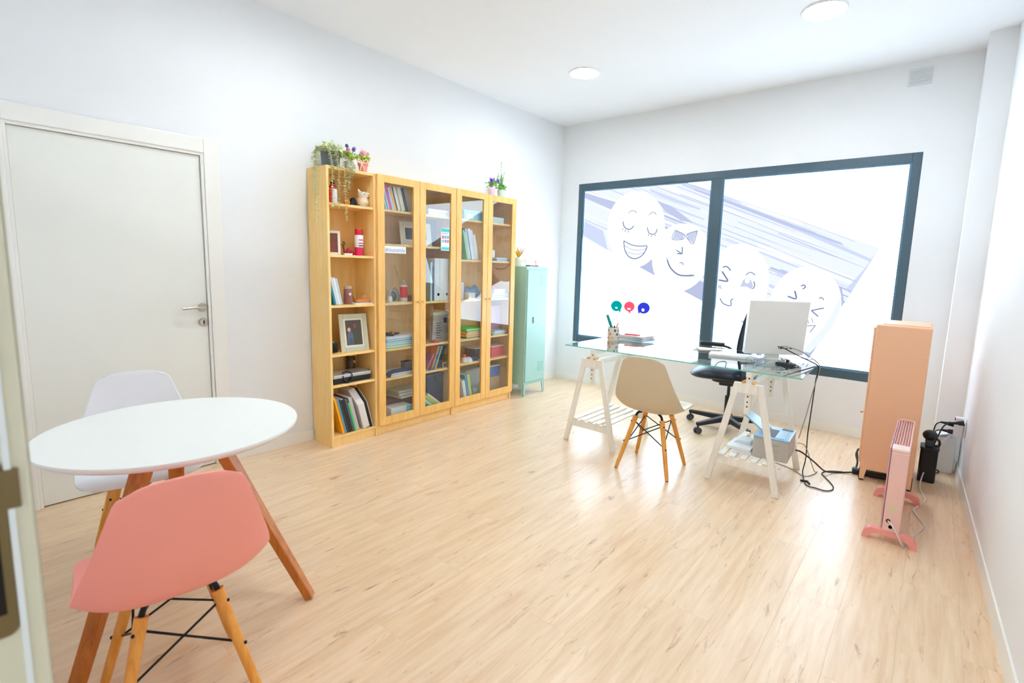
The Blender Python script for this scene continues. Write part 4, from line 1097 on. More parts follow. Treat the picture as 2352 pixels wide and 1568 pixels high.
# ---- stack of papers/books behind the cup
stk = thing('magazine_pile', 'pile of magazines and sheets behind the pencil cup', 'papers', (1.60, 2.095, GZ), radians(-8))
for k, (w_, d_, c, a) in enumerate(((.15, .105, (206, 222, 226), 0), (.145, .10, (236, 238, 240), .08), (.148, .10, (176, 206, 228), -.05), (.14, .098, (238, 236, 232), .1), (.143, .10, (236, 196, 178), .02), (.14, .1, (222, 234, 242), .07))):
    mb = MB().box(-w_, w_, -d_, d_, 0.0005 + k * .007, 0.0065 + k * .007)
    R_ = Matrix.Rotation(a, 3, 'Z'); mb.v = [tuple(R_ @ Vector(p)) for p in mb.v]
    mb.build('magazine', mat('mag_%d' % k, c, rough=0.6, vary=0.04), stk)
rp = thing('pen', 'red marker lying on the magazine pile', 'pen', (1.62, 2.02, GZ + .0425 + .0065), radians(12))
MB().tube([(-.065, 0, 0), (.03, 0, 0)], .006, 10).build('barrel', mat('pen_red', (226, 44, 44), rough=.35), rp, smooth=True)
MB().tube([(.03, 0, 0), (.06, 0, 0), (.07, 0, 0)], .0066, 10, .003).build('cap', mat('pen_red'), rp, smooth=True)
# ---- small black hub and cables
hub = thing('usb_hub', 'small flat black hub with a stub cable on the desk', 'electronics', (2.868, 1.80, GZ), radians(-12))
MB().prism(rounded(-0.058, 0.058, -0.032, 0.032, 0.012), 0.001, 0.016, 'z').build('body', BLACK, hub, bevel=0.004)
MB().box(-0.008, 0.008, 0.02, 0.036, 0.012, 0.034).build('plug', BLACK, hub, bevel=0.002)
gd = mat('cable_grey', (150, 142, 132), rough=0.6); bd_ = mat('cable_black', (24, 24, 26), rough=0.5); wd_ = mat('cable_white', (226, 224, 222), rough=0.5)
def cable(label, pts, r, M, k=6):
    return tag(MB().tube(smooth_path(pts, k), r, 8).build('cable', M, smooth=True), label, 'cable')
cable('black cable from the computer port over the desk edge to the floor', [(2.785, 1.935, .866), (2.83, 1.90, .864), (2.90, 1.915, .83), (2.985, 1.95, .79), (3.028, 1.968, .766), (3.038, 1.975, .73), (3.028, 1.98, .669), (3.024, 1.98, .562), (3.018, 1.98, .392), (3.014, 1.98, .267), (3.02, 1.965, .112), (3.015, 1.93, .03), (3.025, 1.90, .006), (3.045, 1.82, .005), (3.076, 1.74, .005), (3.13, 1.735, .005), (3.181, 1.731, .005), (3.214, 1.78, .005), (3.205, 1.86, .005), (3.14, 1.985, .005), (3.116, 2.035, .005), (3.125, 2.09, .005), (3.16, 2.13, .006), (3.22, 2.165, .008)], 0.0036, bd_)
cable('grey cable hanging from the desk edge down to the printer', [(2.80, 1.94, .868), (2.84, 1.93, .872), (2.92, 1.955, .85), (3.0, 1.985, .80), (3.034, 1.995, .768), (3.042, 1.99, .735), (3.02, 1.96, .58), (3.0, 1.94, .424), (2.99, 1.88, .33), (2.992, 1.80, .29)], 0.003, gd)
cable('thin grey cable looped on the desk around the hub', [(2.81, 1.90, .80), (2.85, 1.86, .775), (2.88, 1.87, .79), (2.84, 1.79, .81), (2.86, 1.815, .79)], 0.0022, gd)
cable('thin dark cable trailing from the hub across the glass', [(2.885, 1.765, .776), (2.925, 1.75, .768), (2.95, 1.80, .7685), (2.9, 1.88, .7685), (2.84, 1.92, .785)], 0.002, bd_)
cable('tangled grey cable lying on the glass left of the hub', [(2.62, 1.66, .7685), (2.68, 1.75, .7685), (2.74, 1.80, .80), (2.755, 1.74, .7685), (2.72, 1.66, .7685), (2.80, 1.64, .7685), (2.86, 1.68, .7685), (2.90, 1.62, .7685), (2.83, 1.585, .7685)], 0.0025, mat('cable_steel', (140, 164, 172), rough=0.4))
pw = thing('eyeglasses', 'folded glasses lying on the glass desk near the hub', 'glasses', (2.705, 1.70, GZ), radians(15))
for sx in (-1, 1):
    ring = [(sx * .033 + .026 * cos(2 * pi * i / 20), .0, .022 + .020 * sin(2 * pi * i / 20)) for i in range(21)]
    MB().tube(ring, .0016, 6, caps=False).build('rim', mat('cable_steel'), pw, smooth=True)
    MB().tube([(sx * .06, 0, .03), (sx * .064, .07, .028), (sx * .02, .11, .006)], .0016, 6).build('temple', mat('cable_steel'), pw, smooth=True)
MB().tube(smooth_path([(-.008, 0, .026), (0, 0, .031), (.008, 0, .026)]), .0016, 6).build('bridge', mat('cable_steel'), pw, smooth=True)
cable('thin grey cable looping from the printer onto the floor', [(2.985, 1.80, .255), (3.03, 1.82, .24), (3.06, 1.90, .12), (3.075, 2.0, .02), (3.085, 2.05, .004), (3.075, 1.98, .004), (3.04, 1.905, .004), (3.0, 1.92, .004), (2.95, 1.97, .004), (2.896, 2.0, .004), (2.845, 2.02, .004), (2.80, 2.05, .01), (2.81, 2.06, .12)], 0.0026, gd)
cable('thick black power cord from the printer to the power strip', [(2.985, 1.76, .215), (3.02, 1.78, .205), (3.08, 1.90, .12), (3.13, 2.03, .03), (3.18, 2.12, .007), (3.245, 2.175, .008), (3.30, 2.20, .018)], 0.0052, bd_)
# ---- barcode-like little connector on the floor
cn = thing('cable_connector', 'angled black cable connector lying on the floor', 'plug', (3.06, 1.81, 0), radians(20))
MB().box(-.035, .012, -.006, .006, .0005, .012).build('body', BLACK, cn, bevel=.002)
MB().bar((.008, 0, .007), (.012, -.045, .006), .010, .010).build('strain_relief', BLACK, cn, bevel=.002)

# ---- printer on the trestle shelf
prn = thing('printer', 'grey laser printer with raised flap on the trestle shelf', 'printer', (2.885, 1.50, 0.1955), radians(3))
PG = mat('printer_grey', (186, 182, 174), rough=0.5, vary=0.02); PB = mat('printer_top', (150, 186, 214), rough=0.3, vary=0.03)
MB().box(-0.100, 0.105, 0.0, 0.28, 0.0, 0.132).build('body', PG, prn, bevel=0.006)
MB().box(-0.102, 0.107, -0.002, 0.282, 0.132, 0.146).build('top_cover', PB, prn, bevel=0.005)
MB().box(-0.035, 0.02, 0.02, 0.20, 0.1455, 0.1475).build('output_slot', BLACK, prn)
MB().box(0.022, 0.075, 0.02, 0.21, 0.1455, 0.1485).build('paper_guide', mat('printer_blue', (176, 206, 230), rough=0.3), prn, bevel=0.001)
MB().box(0.03, 0.095, 0.225, 0.26, 0.1455, 0.150).build('button_panel', mat('panel_grey', (92, 106, 118), rough=0.4), prn, bevel=0.002)
fl = MB().hexa([(-.045, .06, .147), (-.045, .26, .147), (-.040, .26, .155), (-.040, .06, .155)], [(-.185, .10, .232), (-.185, .24, .232), (-.180, .24, .241), (-.180, .10, .241)]).build('flap', PB, prn, bevel=.002)
for k in range(3):
    MB().box(0.02, 0.05, -.0012, .001, .03 + k * .035, .0315 + k * .035).build('panel_line', mat('panel_line', (150, 146, 140), rough=.6), prn)
MB().box(-0.22, -0.105, 0.0, 0.27, 0.0, 0.018).build('paper_tray', WHITEP, prn, bevel=.003)
sc_ = thing('flat_scanner', 'white flat box beside the printer on the trestle shelf', 'box', (2.70, 1.49, 0.214), radians(0))
MB().box(-0.078, 0.075, 0.0, 0.2, 0.0, 0.022).build('body', WHITEP, sc_, bevel=.004)
MB().prism([(-.06, .022), (.06, .022), (.05, .045), (-.03, .045)], .08, .19, 'y').build('lid', mat('scanner_lid', (224, 228, 230), rough=.4), sc_, bevel=.003)

# ---- right corner: sockets, plugs, bin, leads
def rwall(y, z, off=0.0): return (xr(y) - off, y, z)
so = thing('wall_socket', 'white double wall socket low on the right wall', 'socket', (xr(2.64), 2.64, 0.355), 0.0384)
MB().box(-0.010, 0, -0.085, 0.085, -0.045, 0.045).build('plate', WHITEP, so, bevel=.003)
for s_ in (-.04, .04):
    MB().lathe([(0.021, -0.011), (0.021, -0.004), (0, -0.004)], 18, (0, s_, 0), 'x').build('socket_ring', mat('socket_ring', (214, 216, 220), rough=.4), so, smooth=True)
ma = thing('multi_plug', 'white block adaptor with a red switch plugged into the wall socket', 'adaptor', (xr(2.6) - 0.0105, 2.60, 0.0), 0.0384)
MB().box(-0.050, 0, -0.03, 0.03, 0.30, 0.40).build('body', WHITEP, ma, bevel=.005)
MB().box(-0.045, -0.002, -0.028, 0.028, 0.402, 0.435).build('switch_body', WHITEP, ma, bevel=.004)
MB().box(-0.050, -0.044, -0.012, 0.008, 0.408, 0.428).build('red_switch', mat('switch_red', (208, 40, 48), rough=.4), ma, bevel=.002)
def plug(label, base, d):
    t = thing('plug', label, 'plug', base, 0, 'black plugs in the wall adaptor')
    d = Vector(d)
    MB().tube([(0, 0, 0), d * .4], .017, 12, .014).build('plug_head', BLACK, t, smooth=True)
    MB().tube([d * .4, d], .011, 10, .006).build('strain_relief', BLACK, t, smooth=True)
plug('upper black plug nearest the camera on the wall adaptor', (xr(2.55) - .014, 2.568, 0.405), (-.07, 0.0, -.012))
plug('black plug below the red switch on the wall adaptor', (xr(2.6) - .062, 2.615, 0.375), (-.07, 0.01, .0))
plug('lowest black plug on the wall adaptor', (xr(2.6) - .062, 2.60, 0.325), (-.065, 0.0, .002))
cable('black lead from the upper plug drooping behind the bin', [(3.765, 2.568, .392), (3.73, 2.55, .36), (3.70, 2.52, .25), (3.675, 2.49, .14), (3.655, 2.48, .05), (3.66, 2.42, .008), (3.69, 2.40, .007), (3.72, 2.44, .006)], 0.0045, bd_)
cable('black lead from the middle plug looping to the floor', [(3.715, 2.625, .374), (3.69, 2.63, .34), (3.68, 2.6, .22), (3.67, 2.58, .12), (3.70, 2.62, .05), (3.745, 2.66, .01), (3.72, 2.60, .007), (3.68, 2.56, .007)], 0.004, bd_)
cable('thin black lead from the lowest plug to the floor', [(3.72, 2.60, .326), (3.69, 2.58, .30), (3.70, 2.52, .18), (3.695, 2.46, .06), (3.67, 2.40, .007), (3.63, 2.38, .006)], 0.0035, bd_)
cable('white power cord from the pink radiator to the wall', [(3.528, 1.246, .118), (3.545, 1.225, .112), (3.575, 1.215, .07), (3.60, 1.24, .01), (3.612, 1.30, .005), (3.64, 1.42, .005), (3.674, 1.557, .005), (3.677, 1.62, .005), (3.629, 1.782, .005), (3.64, 1.85, .005), (3.672, 1.97, .005), (3.678, 2.05, .005), (3.648, 2.22, .005), (3.655, 2.36, .05), (3.69, 2.47, .15), (3.735, 2.54, .25), (3.775, 2.567, .305)], 0.004, wd_)
bn = thing('waste_bin', 'tall black bin standing behind the peach cabinet', 'bin', (3.672, 2.44, 0))
MB().prism(rounded(-0.045, 0.05, -0.06, 0.07, 0.02), 0.002, 0.235, 'z').build('bin_body', mat('bin_black', (10, 11, 13), rough=.5), bn, bevel=.003)
MB().prism(rounded(-0.049, 0.054, -0.064, 0.074, 0.022), 0.225, 0.238, 'z').build('bin_rim', BLACK, bn, bevel=.003)
vc = thing('hand_vacuum', 'black handheld vacuum resting on the bin', 'vacuum', (3.668, 2.44, 0.239))
MB().ball((0, 0, .075), .042, .055, .035, 18, 10).build('motor_housing', BLACK, vc, smooth=True)
MB().prism([(-.02, 0), (.02, 0), (.03, .06), (-.025, .07)], -.03, .03, 'y').build('neck', mat('vac_blue', (44, 62, 78), rough=.4), vc, bevel=.006)
MB().tube(smooth_path([(.02, -.02, .07), (.05, -.02, .05), (.05, -.02, .015), (.02, -.02, .01)]), .007, 8).build('handle', BLACK, vc, smooth=True)
wbx = thing('carton', 'white folded carton leaning between the bin and the wall', 'box', (3.765, 2.735, 0.0))
MB().box(-0.055, 0.05, -0.05, 0.05, 0.001, 0.26).build('box_body', mat('carton_white', (232, 236, 238), rough=.7), wbx, bevel=.003)
MB().hexa([(-.06, -.055, .258), (.05, -.055, .30), (.05, .055, .30), (-.06, .055, .258)], [(-.06, -.055, .264), (.05, -.055, .306), (.05, .055, .306), (-.06, .055, .264)]).build('box_flap', mat('carton_white'), wbx)
ps = thing('power_strip', 'black power strip lying under the peach cabinet', 'power strip', (3.40, 2.235, 0), radians(8))
MB().box(-0.13, 0.13, -0.024, 0.024, 0.001, 0.036).build('body', BLACK, ps, bevel=.006)
for k in range(3):
    MB().lathe([(0.019, 0.0365), (0.019, 0.0355), (0, 0.0355)], 14, (-.07 + k * .06, 0, 0)).build('outlet', mat('outlet_dark', (40, 42, 46), rough=.5), ps)
MB().box(-0.128, -0.105, -0.016, 0.016, 0.036, 0.041).build('switch', mat('switch_blue', (70, 110, 140), rough=.4), ps, bevel=.002)
hk = thing('tied_cable', 'bundled dark cable end beside the peach cabinet', 'cable', (3.285, 2.30, 0))
MB().tube(smooth_path([(0, 0, 0.004), (.006, 0, .06), (-.008, .01, .11), (.004, 0, .155), (-.004, .012, .13), (.006, .01, .07)]), .006, 8).build('loop', mat('cable_greenish', (70, 84, 84), rough=.5), hk, smooth=True)

# ================================================================== things on the shelves
def cm(c, rough=0.55, vary=0.04, scale=30): return mat('tone_%d_%d_%d' % tuple(c), c, rough=rough, vary=vary, scale=scale)

def book(label, y, z, th, h, c, tilt=0.0, d=0.17, xf=0.245, group=None, name='book', pages=True):
    t = thing(name, label, name.replace('_', ' '), (xf, y, z), 0, group)
    cv = MB().box(-d, 0, 0, 0.0018, 0, h).box(-d, 0, th - 0.0018, th, 0, h).box(-0.002, 0, 0.0018, th - 0.0018, 0, h)
    pg = MB().box(-d + 0.004, -0.002, 0.0018, th - 0.0018, 0.003, h - 0.003)
    R_ = Matrix.Rotation(tilt, 3, 'X')
    zs = min((R_ @ Vector(p)).z for p in cv.v)
    for mb in (cv, pg):
        mb.v = [tuple(R_ @ Vector(p) - Vector((0, 0, zs - 0.0004))) for p in mb.v]
    cv.build('cover', cm(c), t)
    if pages: pg.build('pages', PAPER, t)
    return t
def row(items, y, z, tilt, group, where, d=0.17, xf=0.245, gap=0.0012):
    for (nm, th, h, c, txt) in items:
        book(txt + ' ' + where, y, z, th, h, c, tilt, d, xf, group, nm)
        y += (th / cos(tilt)) + gap
    return y
def slab_stack(specs, yc, z, group, where, xc=0.16):
    for (nm, w_, d_, h, c, txt, rz) in specs:
        t = thing(nm, txt + ' ' + where, nm.replace('_', ' '), (xc, yc, z + 0.0005), rz, group)
        MB().box(-d_ / 2, d_ / 2, -w_ / 2, w_ / 2, 0, h * .25).box(-d_ / 2, d_ / 2, -w_ / 2, w_ / 2, h * .75, h).box(-d_ / 2, d_ / 2, -w_ / 2, -w_ / 2 + .002, h * .25, h * .75).build('cover', cm(c), t)
        MB().box(-d_ / 2 + .003, d_ / 2 - .003, -w_ / 2 + .002, w_ / 2 - .003, h * .25, h * .75).build('pages', PAPER, t)
        z += h + 0.0006
    return z
def carton(name, label, x0, x1, y0, y1, z, h, c, cat='box', lid=None, rz=0, group=None, band=None):
    t = thing(name, label, cat, ((x0 + x1) / 2, (y0 + y1) / 2, z + 0.0004), rz, group)
    a, b = (x1 - x0) / 2, (y1 - y0) / 2
    MB().box(-a, a, -b, b, 0, h).build('box_body', cm(c), t, bevel=.002, seg=1)
    if lid: MB().box(-a - .002, a + .002, -b - .002, b + .002, h, h + .012).build('lid', cm(lid), t, bevel=.002, seg=1)
    if band: MB().box(a, a + .0008, band[0] * b, band[1] * b, band[2] * h, band[3] * h).build('printed_band', cm(band[4]), t)
    return t
def photo_frame(label, y, z, w_, h, cf, lean, rz, inner, x=0.2, border=.022, mount=None):
    t = thing('photo_frame', label, 'photo frame', (x, y, z + 0.0005), rz)
    def L(mb):
        R_ = Matrix.Rotation(-lean, 3, 'Y'); mb.v = [tuple(R_ @ Vector(p)) for p in mb.v]; return mb
    b = border
    L(MB().box(-.012, 0, -w_ / 2, -w_ / 2 + b, 0, h).box(-.012, 0, w_ / 2 - b, w_ / 2, 0, h).box(-.012, 0, -w_ / 2 + b, w_ / 2 - b, 0, b).box(-.012, 0, -w_ / 2 + b, w_ / 2 - b, h - b, h)).build('frame', cm(cf), t, bevel=.002, seg=1)
    if mount:
        k = .014
        L(MB().box(-.006, -.004, -w_ / 2 + b, w_ / 2 - b, b, b + k).box(-.006, -.004, -w_ / 2 + b, w_ / 2 - b, h - b - k, h - b).box(-.006, -.004, -w_ / 2 + b, -w_ / 2 + b + k, b + k, h - b - k).box(-.006, -.004, w_ / 2 - b - k, w_ / 2 - b, b + k, h - b - k)).build('mount', cm(mount), t)
    L(MB().box(-.010, -.007, -w_ / 2 + b, w_ / 2 - b, b, h - b)).build('photograph', cm(inner, .35, .25, 25), t)
    return t, L
def leaf_blob(mb, c, rad, n, size, squash=1.0, rnd=random):
    for _ in range(n):
        u = rnd.uniform(-1, 1); a = rnd.uniform(0, 2 * pi); r = rad * rnd.uniform(.45, 1) 
        s = math.sqrt(1 - u * u)
        p = Vector((c[0] + r * s * cos(a), c[1] + r * s * sin(a), c[2] + r * u * squash))
        d = Vector((rnd.uniform(-1, 1), rnd.uniform(-1, 1), rnd.uniform(-.3, 1))).normalized() * size
        e = d.cross(Vector((rnd.uniform(-1, 1), rnd.uniform(-1, 1), rnd.uniform(-1, 1)))).normalized() * size * .42
        k = d.cross(e).normalized() * size * .12
        mb.add([p, p + d * .5 + e + k, p + d, p + d * .5 - e + k], [(0, 1, 2), (0, 2, 3)])

# ---- narrow bookcase, top shelf
z = 1.772
sg = thing('toy_figurine', 'red and white figurine with a black hat, half hidden by vines', 'figurine', (0.19, 0.098, z))
MB().lathe([(0, 0), (.030, 0), (.030, .098), (.026, .104), (0, .104)], 20).build('white_body', cm((226, 232, 238)), sg, smooth=True)
MB().box(-.020, .026, -.036, -.018, 0, .10).build('red_side', cm((214, 40, 34)), sg, bevel=.004)
MB().lathe([(.022, .104), (.026, .12), (.018, .135), (0, .138)], 16).build('red_top', cm((204, 24, 24)), sg, smooth=True)
MB().lathe([(.014, .137), (.016, .150), (.010, .163), (0, .166)], 14).build('black_hat', BLACK, sg, smooth=True)
ob = thing('toy_ball', 'orange ball with a light blue cap on the top shelf', 'ball', (0.18, 0.212, z))
MB().ball((0, 0, .025), .025, .025, .025).build('ball_body', cm((246, 146, 30)), ob, smooth=True)
MB().lathe([(.014, .045), (.012, .053), (0, .056)], 14).build('blue_cap', cm((90, 190, 214)), ob, smooth=True)
pb = thing('pouch', 'dark navy pouch behind the owl figurine', 'pouch', (0.165, 0.268, z))
MB().prism([(-.034, 0), (.034, 0), (.022, .05), (.010, .068), (-.004, .066), (-.020, .045)], -.018, .018, 'x').build('pouch_body', cm((22, 28, 52)), pb, bevel=.007, smooth=True)
ow = thing('owl_figurine', 'cream ceramic owl figurine on the top shelf', 'figurine', (0.2, 0.336, z))
CR = cm((232, 214, 190), .35, .12, 60)
MB().lathe([(0, .006), (.026, .006), (.040, .025), (.042, .045), (.034, .066), (.036, .074), (.044, .09), (.040, .108), (.02, .114), (0, .115)], 20).build('body', CR, ow, smooth=True)
for s_ in (-1, 1):
    MB().hexa([(-.01, s_ * .012, .104), (.014, s_ * .012, .104), (.014, s_ * .04, .098), (-.01, s_ * .04, .098)], [(0, s_ * .036, .128), (.006, s_ * .036, .128), (.006, s_ * .047, .130), (0, s_ * .047, .130)]).build('ear', CR, ow, bevel=.003)
    e_ = MB().lathe([(.0, .005), (.010, .004), (.014, 0)], 14, (.037, s_ * .018, .092), 'x').build('eye', cm((246, 240, 230)), ow, smooth=True)
    MB().lathe([(.0, .007), (.004, .0065), (.005, .004)], 10, (.037, s_ * .018, .092), 'x').build('pupil', cm((80, 70, 70)), e_, smooth=True)
    MB().ball((.028, s_ * .016, .006), .016, .012, .006, 10, 6).build('foot', cm((220, 190, 180)), ow, smooth=True)
    MB().ball((.0, s_ * .040, .045), .022, .008, .028, 10, 8).build('wing', cm((214, 190, 156)), ow, smooth=True)
# ---- second shelf
z = 1.412
photo_frame('white photo frame leaning at the left of the second shelf', 0.088, z, 0.11, 0.175, (240, 232, 222), radians(9), radians(-24), (120, 58, 40), x=.19, border=.018)
fg = thing('bronze_figurine', 'small dark bronze dancer figurine beside the spray can', 'figurine', (0.17, 0.186, z))
BZ = cm((96, 66, 36), .35)
MB().tube(smooth_path([(0, 0, 0), (0, .004, .035), (0, -.003, .06), (0, .002, .078)]), .006, 8, .008).tube([(0, 0, .07), (0, -.03, .082)], .003, 6).tube([(0, 0, .07), (0, .016, .09)], .003, 6).tube([(0, 0, .03), (0, .018, .018)], .004, 6).build('body', BZ, fg, smooth=True)
MB().ball((0, .002, .092), .008, .008, .010, 10, 8).build('head', BZ, fg, smooth=True)
MB().lathe([(0, 0), (.014, 0), (.012, .006), (0, .006)], 14).build('base', BZ, fg, smooth=True)
cdn = thing('name_card', 'small white card lying at the shelf edge', 'card', (0.235, 0.182, z))
MB().box(-.012, .012, -.03, .03, .0004, .014).build('card', PAPER, cdn, bevel=.001)
mb_ = thing('ribbon_bow', 'crimson ribbon bow next to the spray can', 'ribbon', (0.17, 0.236, z))
MB().ball((0, -.012, .026), .014, .020, .026, 12, 8).ball((.01, .016, .016), .014, .016, .016, 12, 8).build('loops', cm((196, 20, 78)), mb_, smooth=True)
sc2 = thing('spray_can', 'magenta and white spray can with a crimson cap', 'spray can', (0.205, 0.293, z))
MB().lathe([(0, .0005), (.031, .0005), (.032, .003), (.032, .062), (0, .062)], 24).build('lower_band', cm((222, 22, 92), .35), sc2, smooth=True)
MB().lathe([(.032, .062), (.032, .148), (.028, .154), (0, .154)], 24).build('can_body', cm((236, 232, 236), .3), sc2, smooth=True)
MB().lathe([(.029, .152), (.029, .192), (.026, .197), (0, .197)], 24).build('cap', cm((196, 12, 48), .4), sc2, smooth=True)
for k, (a, b, c) in enumerate(((.070, .078, (70, 20, 40)), (.088, .096, (206, 40, 96)), (.112, .120, (206, 60, 110)))):
    q = [(.0326 * cos(an), .0326 * sin(an), zz) for an, zz in [(radians(d_), a) for d_ in range(-35, 36, 10)] + [(radians(d_), b) for d_ in range(35, -36, -10)]]
    MB().flat(q).build('print', cm(c), sc2)
# ---- third shelf
z = 1.05
row([('book', .014, .13, (30, 134, 168), 'short teal book'), ('book', .018, .205, (206, 224, 234), 'pale blue book with white edge'), ('book', .016, .20, (236, 240, 242), 'white book'), ('book', .014, .195, (190, 214, 226), 'light grey-blue book')], 0.062, z, radians(13), 'books on the third shelf', 'leaning on the third shelf of the open bookcase')
jr = thing('glass_jar', 'brown jar with a white heart on the third shelf', 'jar', (0.2, 0.196, z))
MB().lathe([(0, .0005), (.028, .0005), (.030, .01), (.030, .105), (.026, .115), (0, .115)], 20).build('jar_body', cm((150, 92, 84), .3, .15), jr, smooth=True)
MB().lathe([(.027, .115), (.027, .134), (0, .136)], 20).build('lid', cm((190, 176, 150), .3), jr, smooth=True)
MB().flat([(.0312, y_, z_) for y_, z_ in ((0, .062), (.011, .074), (.011, .083), (.006, .087), (0, .081), (-.006, .087), (-.011, .083), (-.011, .074))]).build('heart', cm((240, 226, 220)), jr)
pf = thing('paper_sheet', 'white sheet lying at the front of the third shelf', 'paper', (0.2, 0.285, z))
MB().box(-.06, .06, -.07, .085, .0004, .008).build('sheets', PAPER, pf)
bt = thing('paper_boat', 'folded orange paper boat on the third shelf', 'paper craft', (0.2, 0.305, z + .009))
OC = cm((228, 150, 84), .6, .15)
MB().hexa([(-.02, -.045, 0), (.02, -.045, 0), (.02, .06, 0), (-.02, .06, 0)], [(-.026, -.06, .014), (.026, -.06, .014), (.03, .07, .036), (-.03, .07, .036)]).build('hull', OC, bt, bevel=.002)
MB().add([(-.024, -.055, .014), (.024, -.055, .014), (0, -.07, .058)], [(0, 1, 2)]).add([(-.02, .01, .03), (.02, .065, .036), (.0, .03, .06)], [(0, 1, 2)]).build('sail', cm((226, 176, 120)), bt)
# ---- fourth shelf
z = 0.692
cmr = thing('camera', 'small black camera at the left of the fourth shelf', 'camera', (0.17, 0.070, z))
MB().box(-.03, .03, -.035, .04, .0005, .072).build('camera_body', BLACK, cmr, bevel=.005)
MB().lathe([(.024, 0), (.024, .022), (.020, .024), (0, .020)], 18, (.03, .0, .034), 'x').build('lens', BLACKM, cmr, smooth=True)
MB().box(-.012, .02, -.016, .016, .072, .084).build('viewfinder', mat('camera_grey', (120, 122, 126), rough=.4), cmr, bevel=.002)
t, L = photo_frame('large grey wooden frame with a photo of two people', 0.235, z, 0.222, 0.285, (200, 200, 178), radians(10), radians(-6), (86, 72, 66), x=.235, border=.034, mount=(228, 226, 208))
fx = -.0066
def fig(poly, c, nm): L(MB().flat([(fx, a, b) for a, b in poly])).build(nm, cm(c, .4), t)
fig([(-.048, .05), (-.008, .05), (-.006, .13), (-.020, .152), (-.042, .150), (-.052, .12)], (92, 100, 120), 'printed_coat')
fig([(-.044, .05), (-.012, .05), (-.014, .10), (-.042, .10)], (120, 150, 190), 'printed_jeans')
fig([(.0, .052), (.050, .058), (.052, .150), (.034, .178), (.010, .176), (-.006, .14)], (74, 74, 56), 'printed_jacket')
fx = -.0064
fig([(-.036 + .013 * cos(i * pi / 6), .166 + .016 * sin(i * pi / 6)) for i in range(12)], (214, 176, 138), 'printed_head')
fig([(.012 + .013 * cos(i * pi / 6), .192 + .018 * sin(i * pi / 6)) for i in range(12)], (156, 76, 60), 'printed_head')
# ---- fifth shelf
z = 0.462
pj = thing('disc_player', 'silver and black disc player with a coiled lead', 'player', (0.175, 0.20, z))
MB().box(-.085, .075, -.16, .15, .0005, .042).build('lower_case', BLACK, pj, bevel=.004)
MB().box(-.087, .077, -.162, .152, .042, .068).build('upper_case', mat('silver_case', (206, 210, 214), rough=.3, metal=.5), pj, bevel=.005)
MB().tube(smooth_path([(.079, -.06, .004), (.084, -.085, .04), (.06, -.08, .075), (.04, -.05, .078), (.06, -.02, .076), (.084, -.015, .05), (.082, -.03, .01), (.09, -.06, .006), (.085, -.075, .006)]), .0045, 8).build('lead', BLACK, pj, smooth=True)
MB().tube(smooth_path([(0, .152, .05), (.02, .17, .06), (.04, .165, .045), (.05, .155, .03)]), .006, 8).build('lead_end', BLACK, pj, smooth=True)
jd = thing('storage_jar', 'dark jar with a gold heart behind the disc player', 'jar', (0.052, 0.30, z))
MB().lathe([(0, .0005), (.034, .0005), (.036, .02), (.036, .15), (.026, .162), (0, .162)], 20).build('jar_body', cm((78, 62, 34), .25, .2), jd, smooth=True)
MB().lathe([(.028, .162), (.028, .18), (0, .182)], 20).build('lid', cm((210, 190, 140), .25), jd, smooth=True)
MB().flat([(.0375, y_, z_) for y_, z_ in ((0.01, .105), (.022, .118), (.022, .127), (.016, .131), (.01, .125), (.004, .131), (-.002, .127), (-.002, .118))]).build('heart', cm((222, 186, 96), .3), jd)
# ---- bottom row of the open bookcase
z = 0.078
row([('book', .012, .30, (246, 184, 30), 'tall yellow picture book'), ('magazine', .008, .29, (206, 140, 60), 'thin ochre magazine'), ('book', .010, .285, (64, 160, 210), 'bright blue slim book'), ('book', .016, .275, (58, 62, 66), 'charcoal book'), ('folder', .030, .27, (34, 34, 36), 'thick black folder'), ('book', .016, .265, (86, 96, 110), 'slate grey book'), ('folder', .010, .235, (60, 214, 90), 'bright green folder'), ('book', .026, .275, (196, 190, 190), 'light grey thick book')],
    0.100, z, radians(14), 'books on the bottom shelf of the open bookcase', 'leaning on the bottom shelf of the open bookcase', d=.2, xf=.262)
mf = thing('magazine_file', 'grey magazine file full of papers on the bottom shelf', 'magazine file', (0.262, 0.275, z + .0005))
def LX(mb, a=radians(14)):
    R_ = Matrix.Rotation(a, 3, 'X'); mb.v = [tuple(R_ @ Vector(p)) for p in mb.v]; zz = min(p[2] for p in mb.v); mb.v = [(p[0], p[1], p[2] - zz) for p in mb.v]; return mb
LX(MB().prism([(-.21, 0), (0, 0), (0, .20), (-.09, .31), (-.21, .31)], 0, .055, 'y')).build('file_case', cm((226, 222, 220)), mf, bevel=.001, seg=1)
bf = thing('folder', 'black folder with white edge at the right of the bottom shelf', 'folder', (0.262, 0.338, z + .0005))
LX(MB().prism([(-.21, 0), (0, 0), (0, .22), (-.08, .315), (-.21, .315)], 0, .018, 'y')).build('cover', cm((30, 32, 34)), bf, bevel=.001, seg=1)
LX(MB().prism([(-.212, 0), (.002, 0), (.002, .222), (-.08, .318), (-.212, .318)], .0185, .022, 'y')).build('white_edge', cm((236, 236, 236)), bf)

